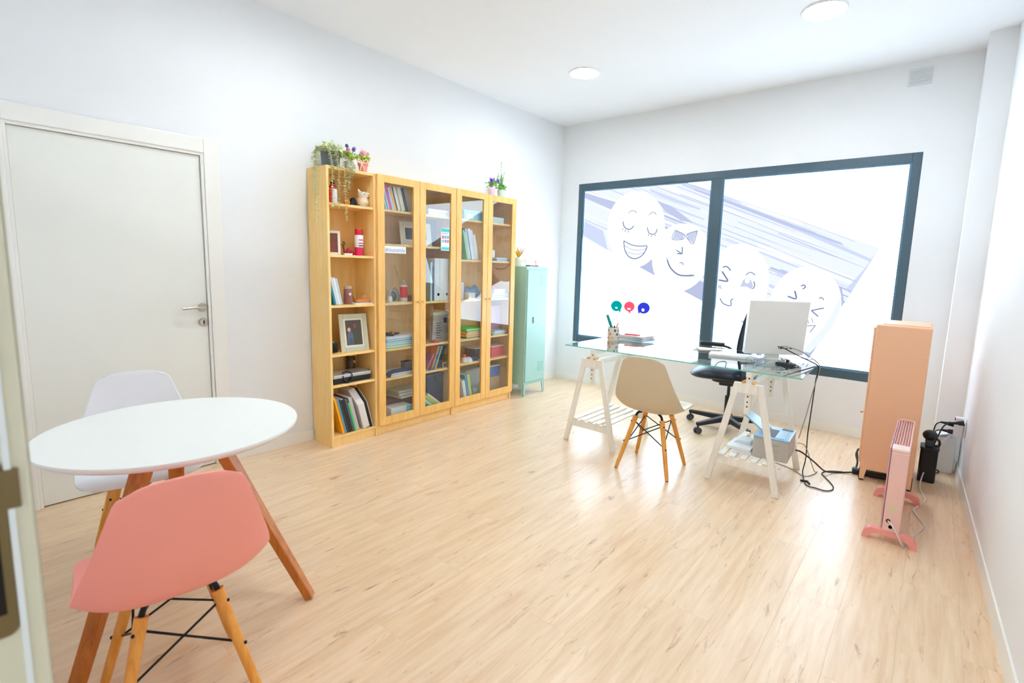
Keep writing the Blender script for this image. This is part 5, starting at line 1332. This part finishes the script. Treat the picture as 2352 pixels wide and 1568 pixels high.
# ---- glass-door bookcase in the middle, left half
row([('book', .008, .185, (236, 236, 236), 'slim white book'), ('book', .013, .187, (52, 176, 214), 'cyan blue book'), ('book', .008, .185, (222, 236, 240), 'pale slim book'), ('book', .022, .192, (222, 70, 160), 'magenta pink book'), ('book', .020, .175, (176, 214, 240), 'sky blue book'), ('book', .018, .190, (250, 172, 50), 'orange book'), ('book', .010, .185, (52, 56, 76), 'thin navy book'), ('book', .024, .182, (232, 226, 216), 'white book with coloured spots'), ('book', .008, .186, (150, 140, 120), 'thin taupe book'), ('book', .034, .188, (226, 216, 198), 'thick cream book'), ('book', .014, .186, (70, 74, 96), 'dark slate book'), ('book', .012, .186, (60, 60, 72), 'charcoal slim book'), ('book', .026, .19, (150, 146, 130), 'mottled grey book')],
    0.505, 1.772, radians(16), 'books on the top shelf behind glass', 'leaning on the top shelf behind glass', d=.16, xf=.25)
photo_frame('off-white photo frame with a dark picture behind the glass doors', 0.845, 1.512, 0.32, 0.195, (228, 222, 208), radians(8), radians(0), (76, 78, 86), x=.20, border=.036, mount=(240, 238, 230))
z = 1.05
vs_ = thing('twig_arrangement', 'dried pale twigs in a small white vase behind glass', 'dried plant', (0.19, 0.575, z))
MB().lathe([(0, .0005), (.018, .0005), (.024, .02), (.014, .045), (.016, .05), (0, .048)], 16).build('vase', cm((222, 214, 198)), vs_, smooth=True)
for k, (dy, dz, bx) in enumerate(((-.03, .18, 0), (-.02, .10, .01), (.0, .14, -.01), (.03, .12, .01), (.045, .09, 0), (-.045, .06, .01))):
    MB().tube(smooth_path([(0, 0, .045), (bx, dy * .4, .045 + dz * .55), (bx * 2, dy, .045 + dz)]), .0032, 6, .0015).build('twig', cm((206, 186, 142)), vs_, smooth=True)
gb = thing('arch_ornament', 'blue-grey arched ornament behind the red bottle', 'ornament', (0.13, 0.655, z))
MB().tube([(0, .055 * cos(pi * i / 14), .10 * sin(pi * i / 14) + .008) for i in range(15)], .010, 8).build('arch', cm((170, 184, 190)), gb, smooth=True)
MB().ball((-.01, .0, .042), .02, .036, .040, 14, 8).build('inner_globe', cm((96, 124, 136)), gb, smooth=True)
rb = thing('spray_bottle', 'red labelled bottle with a grey pump on the shelf', 'bottle', (0.2, 0.705, z))
MB().lathe([(0, .0005), (.030, .0005), (.031, .03), (.031, .13), (.024, .14), (0, .142)], 20).build('bottle_body', cm((228, 214, 206), .3), rb, smooth=True)
MB().lathe([(.0316, .034), (.0316, .122)], 20).build('red_label', cm((226, 64, 62), .4, .2, 60), rb, smooth=True)
MB().lathe([(.014, .14), (.022, .146), (.022, .158), (.008, .163), (.006, .18), (0, .182)], 16).build('pump', cm((176, 174, 170), .3), rb, smooth=True)
lt = thing('bamboo_stick', 'long pale bamboo stick leaning against the bookcase back', 'stick', (0.10, 0.725, z))
MB().tube([(0, .065, .001), (-.05, .0, .30)], .005, 8).build('stick', cm((216, 196, 156)), lt, smooth=True)
carton('wooden_block', 'small brown wooden block right of the red bottle', .15, .22, .765, .815, z, .05, (168, 104, 66), 'block')
sh = thing('paper_sheet', 'white paper lying under the twigs and bottle', 'paper', (.235, .62, z))
MB().box(-.025, .025, -.10, .07, .0004, .004).build('sheets', PAPER, sh)
zt = slab_stack([('folder', .34, .2, .024, (126, 206, 160), 'green plastic folder at the base', .0), ('folder', .34, .2, .012, (214, 232, 220), 'pale green folder second from the base', .01), ('folder', .33, .2, .016, (150, 200, 224), 'light blue folder mid pile', -.01), ('folder', .335, .195, .018, (96, 176, 220), 'sky blue folder near the top', .02), ('folder', .32, .2, .022, (230, 234, 240), 'white folder on top', -.02)], 0.655, 0.683, 'folders stacked behind glass', 'of the folder pile')
gg = thing('glue_gun', 'black and orange glue gun lying on the folder pile', 'tool', (.2, .60, zt), radians(8))
MB().bar((0, -.075, .016), (0, .06, .012), .026, .030, .018, .014).build('gun_body', BLACK, gg, bevel=.004)
MB().bar((0, -.06, .012), (.035, -.03, .008), .022, .018).build('grip', BLACK, gg, bevel=.004)
MB().box(-.012, .014, -.025, -.005, .004, .034).build('trigger_band', cm((236, 110, 50)), gg, bevel=.002)
z = .445
zt = slab_stack([('paper_pile', .30, .19, .012, (232, 234, 240), 'white paper pile', .04), ('paper_pile', .26, .17, .012, (210, 206, 214), 'grey paper pile', -.05)], .675, z, 'papers behind glass', 'on the second lowest shelf behind glass')
np_ = thing('pencil_case', 'navy pencil case draped over the paper pile', 'pencil case', (.225, .655, zt))
MB().tube(smooth_path([(0, -.14, -.012), (.005, -.09, .012), (0, 0, .014), (-.005, .09, .012), (-.01, .13, .014)]), .016, 10).build('case_body', cm((38, 48, 86)), np_, smooth=True)
MB().ball((.03, -.135, -.004), .016, .016, .022, 10, 8).build('tassel', cm((30, 40, 74)), np_, smooth=True)
dkb = thing('trinket_box', 'dark brown trinket box on the papers behind glass', 'box', (.13, .79, zt))
MB().box(-.03, .03, -.045, .045, .0005, .05).build('box_body', cm((70, 46, 38)), dkb, bevel=.004)
MB().box(-.032, .032, -.047, .047, .05, .062).build('lid', cm((52, 36, 34)), dkb, bevel=.003)
z = .078
cb = carton('cardboard_box', 'white and cyan printed box at the bottom behind glass', .14, .262, .53, .742, z, .105, (232, 236, 238), 'box')
MB().box(.061, .0618, -.10, -.02, .006, .045).build('printed_band', cm((104, 200, 230)), cb)
MB().box(.061, .0618, .045, .10, .045, .10).build('printed_band', cm((104, 200, 230)), cb)
MB().box(.061, .0618, .06, .10, .008, .028).build('printed_band', cm((120, 206, 232)), cb)
wn = carton('wine_box', 'dull maroon box at the bottom behind the cyan box', .03, .13, .56, .86, z, .15, (120, 78, 84), 'box')
slab_stack([('paper_pile', .2, .17, .018, (226, 216, 206), 'cream paper bundle', .1), ('folder', .22, .16, .03, (176, 190, 170), 'sage green ring folder', .05), ('folder', .2, .16, .016, (200, 206, 196), 'pale grey-green folder', -.05)], .76, z + .151 + .0, 'papers at the bottom', 'on the maroon box behind glass', xc=.115)
# right half
z = 1.772
slab_stack([('paper_pile', .24, .2, .030, (214, 228, 226), 'pale green-white paper pile', .02), ('paper_pile', .23, .2, .020, (236, 240, 240), 'white paper pile', -.02)], 1.03, z, 'papers on the top shelf', 'on the top shelf of the middle bookcase')
z = 1.512
bl = thing('blue_folder', 'steel blue folder standing at the back of the shelf', 'folder', (.04, 1.10, z))
MB().box(-.008, .008, -.085, .06, .0005, .232).build('cover', cm((132, 160, 196)), bl, bevel=.001)
z = 1.05
book('tall pale blue folder left of the white binders', .945, z, .022, .33, (186, 216, 230), 0, .19, .25, None, 'folder')
book('thin indigo folder left of the white binders', .969, z, .008, .30, (70, 84, 140), 0, .19, .25, None, 'folder')
for (ya, yb_, c, lb) in ((.980, 1.040, (226, 232, 238), 'white lever arch binder left of its twin'), (1.042, 1.150, (234, 238, 242), 'broad white lever arch binder with a finger hole')):
    bb = thing('binder', lb, 'binder', (.262, ya, z), 0, 'white binders')
    w_ = yb_ - ya
    MB().box(-.22, 0, 0, w_, .0005, .365).build('cover', cm(c), bb, bevel=.003)
    MB().box(0, .0008, w_ * .45, w_ * .97, .012, .085).build('spine_label', cm((238, 240, 242)), bb)
    MB().lathe([(0, .0016), (.010, .0016), (.0125, .0016)], 16, (0, w_ * .72, .055), 'x').build('finger_hole', cm((40, 52, 60)), bb)
bh = thing('dark_bottle', 'small dark bottle beside the white binders', 'bottle', (.2, 1.163, z))
MB().lathe([(0, .0005), (.009, .0005), (.009, .06), (.005, .085), (0, .087)], 12).build('bottle_body', cm((60, 46, 36), .3), bh, smooth=True)
z = .683
tc = thing('document_case', 'translucent grey document case with printed text', 'case', (.215, 1.075, z))
MB().prism([(-.09, 0), (.085, 0), (.098, .245), (-.075, .245)], -.03, .01, 'x').build('case_body', cm((168, 160, 154), .35, .08), tc, bevel=.003)
MB().box(.0105, .012, .045, .075, .165, .212).build('label', cm((60, 78, 104)), tc)
tx = MB()
for k in range(7): tx.box(.0105, .0115, -.045 + (k % 2) * .006, .02 - (k % 3) * .01, .03 + k * .022, .038 + k * .022)
tx.build('printed_lines', cm((90, 84, 82)), tc)
MB().box(-.031, .012, -.08, .095, .236, .262).build('rim', cm((206, 206, 160)), tc, bevel=.003)
rt_ = thing('red_ribbon_roll', 'roll of red ribbon in front of the document case', 'ribbon', (.245, .985, z))
MB().lathe([(.012, .0005), (.022, .0005), (.022, .022), (.012, .022)], 18).build('roll', cm((224, 60, 70)), rt_, smooth=True)
rs = thing('scissors', 'red handled scissors lying on the shelf', 'scissors', (.245, 1.045, z), radians(90))
for s_ in (-1, 1):
    MB().tube([(-.02 + .014 * cos(2 * pi * i / 12), s_ * .014 + .011 * sin(2 * pi * i / 12), .006) for i in range(13)], .004, 6, caps=False).build('handle', cm((230, 70, 76)), rs, smooth=True)
    MB().bar((-.004, s_ * .006, .006), (.05, -s_ * .003, .006), .007, .003).build('blade', STEEL, rs)
ts = thing('white_tassel', 'white tassel hanging inside the glass door', 'tassel', (.262, 1.165, .80))
MB().lathe([(0, .0), (.013, .0), (.010, .035), (.004, .05), (0, .052)], 12).tube([(0, 0, .05), (0, 0, .155)], .0022, 6).build('tassel_body', PAPER, ts, smooth=True)
z = .445
row([('book', .014, .215, (240, 140, 84), 'orange slim book'), ('book', .024, .212, (30, 132, 180), 'strong blue book'), ('book', .010, .21, (226, 220, 190), 'cream slim book'), ('book', .022, .21, (58, 74, 80), 'dark teal book'), ('book', .014, .205, (64, 84, 110), 'slate blue book')], 0.972, z, radians(-22), 'books leaning right behind glass', 'leaning right on the second lowest shelf', d=.16, xf=.235)
book('pink slim notebook lying askew beside the orange book', .935, z + .0, .010, .15, (214, 150, 190), radians(-50) * 0 - radians(30), .15, .22, None, 'notebook')
gp = thing('mini_picture', 'tiny grey framed picture standing on the shelf', 'picture', (.25, 1.115, z))
MB().box(-.006, 0, -.025, .025, .0005, .045).build('frame', cm((206, 206, 204)), gp, bevel=.002)
MB().box(0, .0008, -.017, .017, .009, .036).build('picture', cm((84, 90, 96)), gp)
yt = thing('yellow_eraser', 'small yellow and orange toy figure on the shelf', 'toy', (.255, 1.005, z))
MB().lathe([(0, .0005), (.010, .0005), (.007, .02), (.009, .026), (0, .034)], 12).build('toy_body', cm((240, 176, 60)), yt, smooth=True)
bs = thing('blue_sharpener', 'small blue sharpener at the shelf front', 'sharpener', (.255, .955, z))
MB().box(-.012, .012, -.02, .02, .0005, .018).build('sharpener_body', cm((60, 110, 180)), bs, bevel=.003)
z = .078
cr_ = thing('storage_crate', 'dark navy plastic crate at the bottom behind glass', 'crate', (.125, 1.075, z))
MB().box(-.09, .05, -.10, .09, .0005, .30).build('crate_body', cm((62, 84, 122), .4), cr_, bevel=.006)
MB().box(-.095, .055, -.105, .092, .29, .305).build('crate_rim', cm((72, 96, 134), .4), cr_, bevel=.004)
def slant(items, y, z, tilt, group, where, xf):
    for (nm, th, h, c, txt) in items:
        book(txt + ' ' + where, y, z, th, h, c, tilt, .07, xf, group, nm)
        y += th / cos(tilt) + .001
slant([('folder', .016, .235, (40, 206, 150), 'teal green folder'), ('folder', .014, .23, (216, 232, 220), 'pale green folder'), ('folder', .016, .235, (180, 176, 166), 'grey-beige folder'), ('folder', .014, .24, (128, 226, 90), 'lime green folder'), ('folder', .010, .24, (222, 178, 120), 'tan folder'), ('folder', .016, .25, (228, 222, 214), 'white folder')], .985, z, radians(52), 'folders leaning at the bottom behind glass', 'leaning low in front of the navy crate', .262)

# ---- glass-door bookcase by the locker
z = 1.772
pbx = carton('storage_box', 'pale blue storage box with a white label on the top shelf', .06, .25, 1.33, 1.62, z, .075, (150, 204, 230), 'box', (170, 214, 234))
MB().box(.0955, .097, -.105, -.035, .012, .052).build('label', cm((236, 240, 244)), pbx)
carton('storage_box', 'pale grey-blue box on the top shelf of the right door', .06, .22, 1.70, 1.90, z, .06, (196, 214, 226), 'box')
z = 1.412
row([('folder', .016, .265, (150, 214, 190), 'mint green folder'), ('folder', .012, .25, (214, 220, 150), 'pale yellow folder'), ('folder', .018, .285, (176, 224, 236), 'light aqua folder'), ('folder', .010, .290, (170, 110, 190), 'thin purple folder'), ('folder', .030, .285, (232, 236, 242), 'thick white folder'), ('folder', .024, .275, (222, 226, 236), 'pale grey folder'), ('folder', .028, .235, (236, 238, 244), 'short white folder')], 1.375, z, radians(13), 'folders behind the right glass doors', 'leaning behind the glass door nearest the window wall', d=.2, xf=.25)
carton('white_box', 'little white box on the third shelf of the right door', .10, .2, 1.73, 1.80, z, .105, (236, 234, 236), 'box')
slab_stack([('paper_pile', .20, .19, .018, (120, 176, 224), 'blue covered paper pile', .05), ('paper_pile', .19, .18, .014, (226, 234, 242), 'white paper pile', .02)], 1.86, z, 'papers behind the right door', 'on the shelf near the window wall')
z = 1.05
carton('white_box', 'tall white box beside the blue gloves', .12, .2, 1.34, 1.385, z, .155, (238, 242, 246), 'box')
wbx2 = carton('white_box', 'small white carton with dark corner in front of the blue gloves', .17, .25, 1.40, 1.49, z, .06, (236, 234, 232), 'box')
bgv = thing('glove_bag', 'crumpled bag of light blue gloves', 'bag', (.15, 1.545, z))
rb_ = random.Random(5)
q = MB().ball((0, 0, .058), .07, .085, .058, 16, 10)
q.v = [(x * (1 + .25 * sin(9 * y * 8 + z_ * 60)), y * (1 + .2 * cos(x * 70)), max(0.0005, z_ * (1 + .18 * sin(x * 60 + y * 50)))) for x, y, z_ in q.v]
q.build('bag_body', cm((120, 172, 226), .3, .15), bgv, smooth=True)
slab_stack([('game_box', .25, .18, .026, (170, 206, 232), 'light blue flat box', 0), ('game_box', .24, .18, .018, (232, 238, 244), 'white flat box', .02), ('game_box', .16, .17, .04, (244, 242, 244), 'deeper white box', -.02)], 1.84, z, 'flat boxes', 'in the pile behind the last glass door')
rdp = thing('red_pouch', 'small red pouch on top of the white flat boxes', 'pouch', (.18, 1.80, z + .087))
MB().hexa([(-.03, -.03, .0), (.03, -.03, .0), (.03, .05, .0), (-.03, .05, .0)], [(-.02, -.03, .03), (.02, -.03, .03), (.02, .045, .006), (-.02, .045, .006)]).build('pouch_body', cm((236, 70, 74)), rdp, bevel=.004)
z = .683
slab_stack([('folder', .27, .2, .012, (64, 58, 60), 'dark folder at the base', .0), ('folder', .26, .2, .014, (246, 206, 40), 'deep yellow folder', .03), ('folder', .26, .2, .016, (250, 120, 40), 'bright orange folder', -.03), ('folder', .255, .2, .014, (250, 214, 40), 'bright yellow folder', .05), ('folder', .25, .2, .010, (120, 190, 40), 'olive green folder', .02), ('folder', .25, .2, .020, (80, 214, 50), 'vivid green folder on top', -.03)], 1.50, z, 'coloured folders', 'in the bright folder pile')
carton('pink_box', 'tall pink and white box behind the last glass door', .05, .15, 1.76, 1.965, z, .28, (236, 196, 222), 'box', None, 0, None, (-.75, -.45, .35, .85, (110, 170, 222)))
slab_stack([('magazine', .22, .08, .014, (160, 190, 214), 'blue-grey magazine', .04), ('magazine', .21, .08, .012, (232, 238, 244), 'white magazine', -.04), ('magazine', .19, .08, .012, (196, 220, 236), 'pale blue magazine', .08)], 1.85, z, 'magazines in front of the pink box', 'in front of the pink box', xc=.21)
fw_ = thing('ribbon_flower', 'small crimson paper flower on the shelf edge', 'flower', (.24, 1.955, z))
MB().ball((0, 0, .010), .014, .020, .010, 12, 6).build('petals', cm((226, 50, 90)), fw_, smooth=True)
z = .455
rcap = thing('glue_bottle', 'white glue bottle with a red cap', 'bottle', (.23, 1.372, z))
MB().lathe([(0, .0005), (.022, .0005), (.022, .04), (.012, .05), (0, .05)], 16).build('bottle_body', WHITEP, rcap, smooth=True)
MB().lathe([(.014, .05), (.018, .055), (.016, .075), (0, .078)], 14).build('cap', cm((236, 70, 60), .35), rcap, smooth=True)
wdm = thing('foam_dome', 'white foam half ball on the shelf', 'craft foam', (.22, 1.435, z))
MB().lathe([(.042, .0005), (.040, .015), (.030, .032), (.014, .042), (0, .044)], 20).build('dome', WHITEP, wdm, smooth=True)
bpk = thing('blue_sponge', 'small royal blue sponge on the shelf', 'sponge', (.22, 1.515, z))
MB().prism(rounded(-.02, .02, -.038, .038, .012), .0005, .032, 'z').build('sponge_body', cm((72, 100, 190)), bpk, bevel=.005)
bxp = carton('dark_case', 'dark brown case with a white lid inside the right bookcase', .06, .2, 1.54, 1.66, z, .10, (92, 72, 70), 'box', (214, 212, 216))
rbx = carton('red_box', 'coral red box with an open white lid', .10, .22, 1.755, 1.935, z, .098, (226, 84, 98), 'box', (216, 206, 196))
z = .078
row([('book', .022, .21, (222, 226, 230), 'pale grey book'), ('book', .012, .22, (236, 240, 240), 'white slim book'), ('book', .006, .20, (120, 130, 130), 'thin grey book'), ('binder', .028, .265, (56, 142, 194), 'blue binder'), ('binder', .032, .262, (190, 210, 90), 'lime binder')], 1.355, z, radians(11), 'bottom shelf books by the window wall', 'leaning at the bottom of the last bookcase', d=.16, xf=.262)
carton('grey_crate', 'light grey plastic crate at the back of the bottom shelf', .03, .15, 1.47, 1.70, z, .26, (196, 200, 204), 'crate', (176, 182, 188))
bgm = thing('plastic_bag', 'crumpled grey plastic bag at the bottom behind glass', 'bag', (.208, 1.585, z))
q = MB().ball((0, 0, .068), .045, .085, .068, 18, 12)
q.v = [(x * (1 + .2 * sin(y * 70 + z_ * 60)), y * (1 + .15 * cos(x * 90 + z_ * 50)), max(.0005, z_ * (1 + .2 * sin(x * 60 + y * 46)))) for x, y, z_ in q.v]
q.build('bag_body', cm((176, 186, 196), .3, .2), bgm, smooth=True)
carton('cardboard_box', 'brown cardboard box under the royal blue box', .04, .2, 1.73, 1.91, z, .165, (190, 156, 116), 'box')
carton('blue_box', 'royal blue box stacked on the brown cardboard', .05, .2, 1.74, 1.905, z + .166, .105, (60, 104, 188), 'box', (216, 216, 212))

# ---- sticker and leaflet on the door glass
stx = thing('hashtag_sticker', 'white sticker with blue hashtag lettering on the door glass', 'sticker', (XF + .0125, 0.452, 1.440))
MB().box(0, .0006, 0, .205, 0, .054).build('sticker_base', PAPER, stx)
tcv = bpy.data.curves.new('lettering', 'FONT')
tcv.body = '#niunamás'
tcv.size = 0.05
tob = bpy.data.objects.new('lettering_source', tcv); COL.objects.link(tob)
dg = bpy.context.evaluated_depsgraph_get()
tme = bpy.data.meshes.new_from_object(tob.evaluated_get(dg))
bpy.data.objects.remove(tob)
xs = [v.co.x for v in tme.vertices]; w_ = max(xs) - min(xs); kx = 0.186 / w_
for v in tme.vertices:
    X, Y = (v.co.x - min(xs)) * kx, v.co.y
    v.co = (0.0009, 0.010 + X, 0.011 + Y * .92)
tme.materials.clear(); tme.materials.append(cm((110, 140, 180)))
lo = bpy.data.objects.new('lettering', tme); COL.objects.link(lo); lo.parent = stx
lf = thing('leaflet', 'white and teal printed leaflet stuck on the door glass', 'poster', (XF + .0125, 1.022, 1.482))
MB().box(0, .0006, 0, .094, 0, .190).build('sheet', PAPER, lf)
MB().box(.0006, .0010, .004, .094, .158, .186).build('printed_header', cm((70, 196, 196)), lf)
MB().box(.0006, .0010, .004, .094, .006, .030).build('printed_footer', cm((80, 204, 208)), lf)
for k in range(3):
    for j in range(2):
        c = ((140, 190, 206), (220, 90, 110), (150, 140, 190), (120, 160, 200), (206, 120, 130), (140, 150, 180))[k * 2 + j]
        MB().box(.0006, .0010, .012 + k * .028, .032 + k * .028, .068 + j * .034, .092 + j * .034).build('printed_square', cm(c), lf)
MB().box(.0006, .0010, .01, .085, .146, .149).box(.0006, .0010, .01, .07, .140, .143).build('printed_line', cm((150, 170, 180)), lf)

# ================================================================== plants
LEAF1 = cm((220, 226, 180), .5, .2, 40); LEAF2 = cm((140, 200, 84), .5, .2, 40); LEAF3 = cm((184, 214, 70), .5, .2, 40); LEAF4 = cm((128, 186, 92), .5, .2, 40)
ivy = thing('trailing_plant', 'grey pot of pale trailing eucalyptus vines on the open bookcase', 'potted plant', (0.14, 0.115, 2.0205))
MB().lathe([(0, 0), (.055, 0), (.068, .105), (.070, .115), (.064, .115), (.060, .10), (0, .098)], 24).build('pot', cm((92, 102, 112), .5), ivy, smooth=True)
ril = random.Random(3)
bush = MB(); leaf_blob(bush, (0, 0, .125), .085, 190, .034, .6, ril)
o = bush.build('foliage', LEAF1, ivy); o['kind'] = 'stuff'
vines = [[(0, -.03, .12), (.06, -.08, .13), (.10, -.150, .09), (.11, -.168, -.03), (.115, -.175, -.2), (.12, -.178, -.385)],
         [(0, -.03, .12), (.03, -.09, .13), (.06, -.150, .08), (.07, -.165, -.05), (.07, -.17, -.22)],
         [(.0, -.05, .12), (.10, -.07, .11), (.155, -.08, .02), (.163, -.085, -.10), (.162, -.083, -.29)],
         [(.02, .0, .12), (.10, -.02, .10), (.156, -.032, .01), (.165, -.036, -.12), (.160, -.035, -.29)],
         [(.03, .03, .12), (.11, .02, .10), (.158, .012, 0), (.166, .012, -.15), (.160, .020, -.37)],
         [(.03, .05, .11), (.10, .06, .09), (.157, .048, .0), (.166, .045, -.08), (.160, .040, -.15)],
         [(.0, .05, .11), (.08, .09, .08), (.14, .09, .03), (.156, .075, -.02), (.16, .06, -.06)],
         [(.03, -.10, .11), (.07, -.13, .12), (.09, -.155, .07), (.10, -.16, -.02)]]
for pts in vines:
    P_ = smooth_path(pts, 8)
    mb = MB().tube(P_, .0018, 5)
    for i in range(2, len(P_)):
        for s_ in (0, 1):
            a = ril.uniform(0, 2 * pi); sz = ril.uniform(.017, .028)
            c = P_[i - 1].lerp(P_[i], .5 * s_ + .25)
            for q_ in (0, pi):
                d = Vector((cos(a + q_), sin(a + q_), ril.uniform(-.5, .3))).normalized() * sz
                if c.x + d.x + .14 < .285 and c.z + d.z < -.01 and c.y + .115 > -.002: d.x = abs(d.x)
                e = d.cross(Vector((0, 0, 1))).normalized() * sz * .42
                mb.add([c, c + d * .5 + e, c + d, c + d * .5 - e], [(0, 1, 2, 3)])
    mb.build('trailing_vine', LEAF1, ivy)

def flowerpot(label, x, y, z, r, h, potc, leafm, fl, seed, bush_r=.05, bush_z=None, tall=0, rim=False):
    t = thing('flower_pot', label, 'potted plant', (x, y, z))
    prof = [(0, 0), (r * .72, 0), (r, h * .8), (r, h), (r * .9, h), (r * .85, h * .9), (0, h * .88)]
    if rim: prof = [(0, 0), (r * .70, 0), (r * .92, h * .74), (r * 1.06, h * .76), (r * 1.1, h), (r * .95, h), (r * .9, h * .9), (0, h * .88)]
    MB().lathe(prof, 22).build('pot', cm(potc, .5), t, smooth=True)
    rn = random.Random(seed)
    mb = MB(); leaf_blob(mb, (0, 0, (bush_z or h + bush_r * .5)), bush_r, 110, .024, .6, rn)
    o = mb.build('foliage', leafm, t); o['kind'] = 'stuff'
    for (dx, dy, dz, c, s_) in fl:
        f = MB()
        for k in range(5):
            a = 2 * pi * k / 5 + dx * 40
            u = Vector((0.25, cos(a), sin(a))); 
            p = Vector((dx, dy, dz))
            e = u.cross(Vector((1, 0, 0))).normalized() * s_ * .5
            f.add([p, p + u * s_ * .6 + e, p + u * s_, p + u * s_ * .6 - e], [(0, 1, 2, 3)])
        f.ball((dx + .003, dy, dz), s_ * .22, s_ * .22, s_ * .22, 8, 5)
        f.tube([(dx * .3, dy * .4, h), (dx, dy, dz)], .0012, 5)
        f.build('blossom', cm(c, .6), t)
    for k in range(tall):
        a = rn.uniform(0, 2 * pi); rr_ = rn.uniform(.0, .05); hh = rn.uniform(.09, .17) if k else .26
        P_ = smooth_path([(0, 0, h * .9), (rr_ * .5 * cos(a), rr_ * .5 * sin(a), h + hh * .5), (rr_ * cos(a), rr_ * sin(a), h + hh)], 5)
        mb = MB().tube(P_, .0016, 5)
        for i in range(2, len(P_)):
            for q_ in range(4):
                b = q_ * pi / 2 + i; d = Vector((cos(b), sin(b), .7)).normalized() * .017; e = d.cross(Vector((0, 0, 1))).normalized() * .003
                mb.add([P_[i], P_[i] + d * .5 + e, P_[i] + d, P_[i] + d * .5 - e], [(0, 1, 2, 3)])
        mb.build('stem', leafm, t)
    return t
flowerpot('white pot of purple and white pansies with blue ribbon on the open bookcase', .155, .245, 2.0205, .034, .07, (232, 236, 240), LEAF3, [(.02, -.015, .15, (206, 130, 190), .02), (.02, .03, .16, (90, 80, 130), .017), (.0, .0, .175, (236, 236, 244), .018), (.03, -.03, .175, (70, 64, 90), .016), (.0, .05, .175, (150, 140, 200), .016)], 7, .055, .115)
pp_ = flowerpot('rose pink pot of flowers with a peach bow on the open bookcase', .19, .345, 2.0205, .036, .075, (246, 156, 150), LEAF3, [(.03, -.03, .135, (206, 120, 170), .02), (.02, .0, .15, (240, 190, 180), .018), (.03, .02, .14, (226, 150, 160), .016), (.0, -.01, .16, (240, 206, 190), .018)], 8, .05, .105, 0, True)
bw = MB()
for s_, zz in ((-1, .07), (1, .075)):
    bw.tube(smooth_path([(.036, -.035, .07), (.05, -.035 + s_ * .03, zz + .02), (.05, -.035 + s_ * .042, zz), (.036, -.035, .068)]), .005, 6)
    bw.tube(smooth_path([(.036, -.035, .068), (.045, -.035 + s_ * .012, .03), (.045, -.035 + s_ * .02, .004)]), .005, 6, .003)
bw.build('bow', cm((248, 206, 178), .5), pp_, smooth=True)
flowerpot('lilac pot of violet pansies on the last bookcase', .17, 1.768, 2.0205, .040, .085, (232, 206, 232), LEAF2, [(.03, -.045, .15, (74, 40, 160), .024), (.03, .045, .155, (84, 50, 176), .024), (.02, .0, .165, (150, 110, 210), .022), (.0, -.03, .17, (190, 170, 230), .018), (.03, .02, .14, (240, 240, 246), .014)], 9, .055, .125)
flowerpot('pale mint pot of rosemary sprigs on the last bookcase', .17, 1.905, 2.0205, .043, .085, (206, 232, 222), LEAF4, [(.01, .045, .19, (190, 200, 230), .010), (.0, -.04, .22, (196, 200, 232), .010)], 10, .045, .11, 14)
dry = thing('dried_bouquet', 'yellow flowers and brown dried stems in a white jug on the locker', 'dried plant', (0.16, 2.20, 1.3685))
MB().lathe([(0, 0), (.034, 0), (.042, .03), (.040, .075), (.044, .09), (.038, .09), (0, .08)], 22).build('jug', cm((240, 240, 232), .4), dry, smooth=True)
rnd_ = random.Random(21)
for k in range(26):
    a = rnd_.uniform(0, 2 * pi); s_ = rnd_.uniform(.02, .085)
    MB().tube([(0, 0, .08), (s_ * .5 * cos(a), s_ * .5 * sin(a) + .012, .14), (s_ * cos(a), s_ * sin(a) + .022, rnd_.uniform(.15, .21))], .0025, 5, .0012).build('dried_stem', cm(((186, 120, 80), (150, 96, 70), (206, 150, 110))[k % 3]), dry)
yb2 = MB(); leaf_blob(yb2, (.02, -.035, .13), .032, 60, .022, 1, rnd_)
o = yb2.build('yellow_blossoms', cm((250, 206, 30)), dry); o['kind'] = 'stuff'
MB().tube(smooth_path([(.04, .0, .06), (.05, .03, .05), (.045, .06, .075), (.05, .075, .03)]), .005, 6).build('ribbon', cm((226, 236, 150)), dry, smooth=True)
mk = thing('marker_pen', 'black and red marker lying on top of the mint locker', 'pen', (.25, 2.33, 1.3685 + .007), 0)
MB().tube([(0, -.10, 0), (0, -.045, 0)], .007, 10).build('cap', BLACK, mk, smooth=True)
MB().tube([(0, -.045, 0), (0, .06, 0)], .0065, 10).build('barrel', cm((206, 120, 110)), mk, smooth=True)
MB().tube([(0, .06, 0), (0, .10, 0)], .007, 10).build('end', cm((214, 50, 70)), mk, smooth=True)
cp = thing('clip_stand', 'little dark clip standing on the mint locker', 'clip', (.2, 2.45, 1.3685))
MB().lathe([(0, 0), (.012, 0), (.010, .006), (0, .006)], 12).tube(smooth_path([(0, 0, .005), (.0, .004, .03), (0, -.004, .05), (0, -.010, .068)]), .002, 6).tube([(0, 0, .035), (0, .008, .058)], .002, 6).build('clip_body', cm((50, 70, 60)), cp, smooth=True)
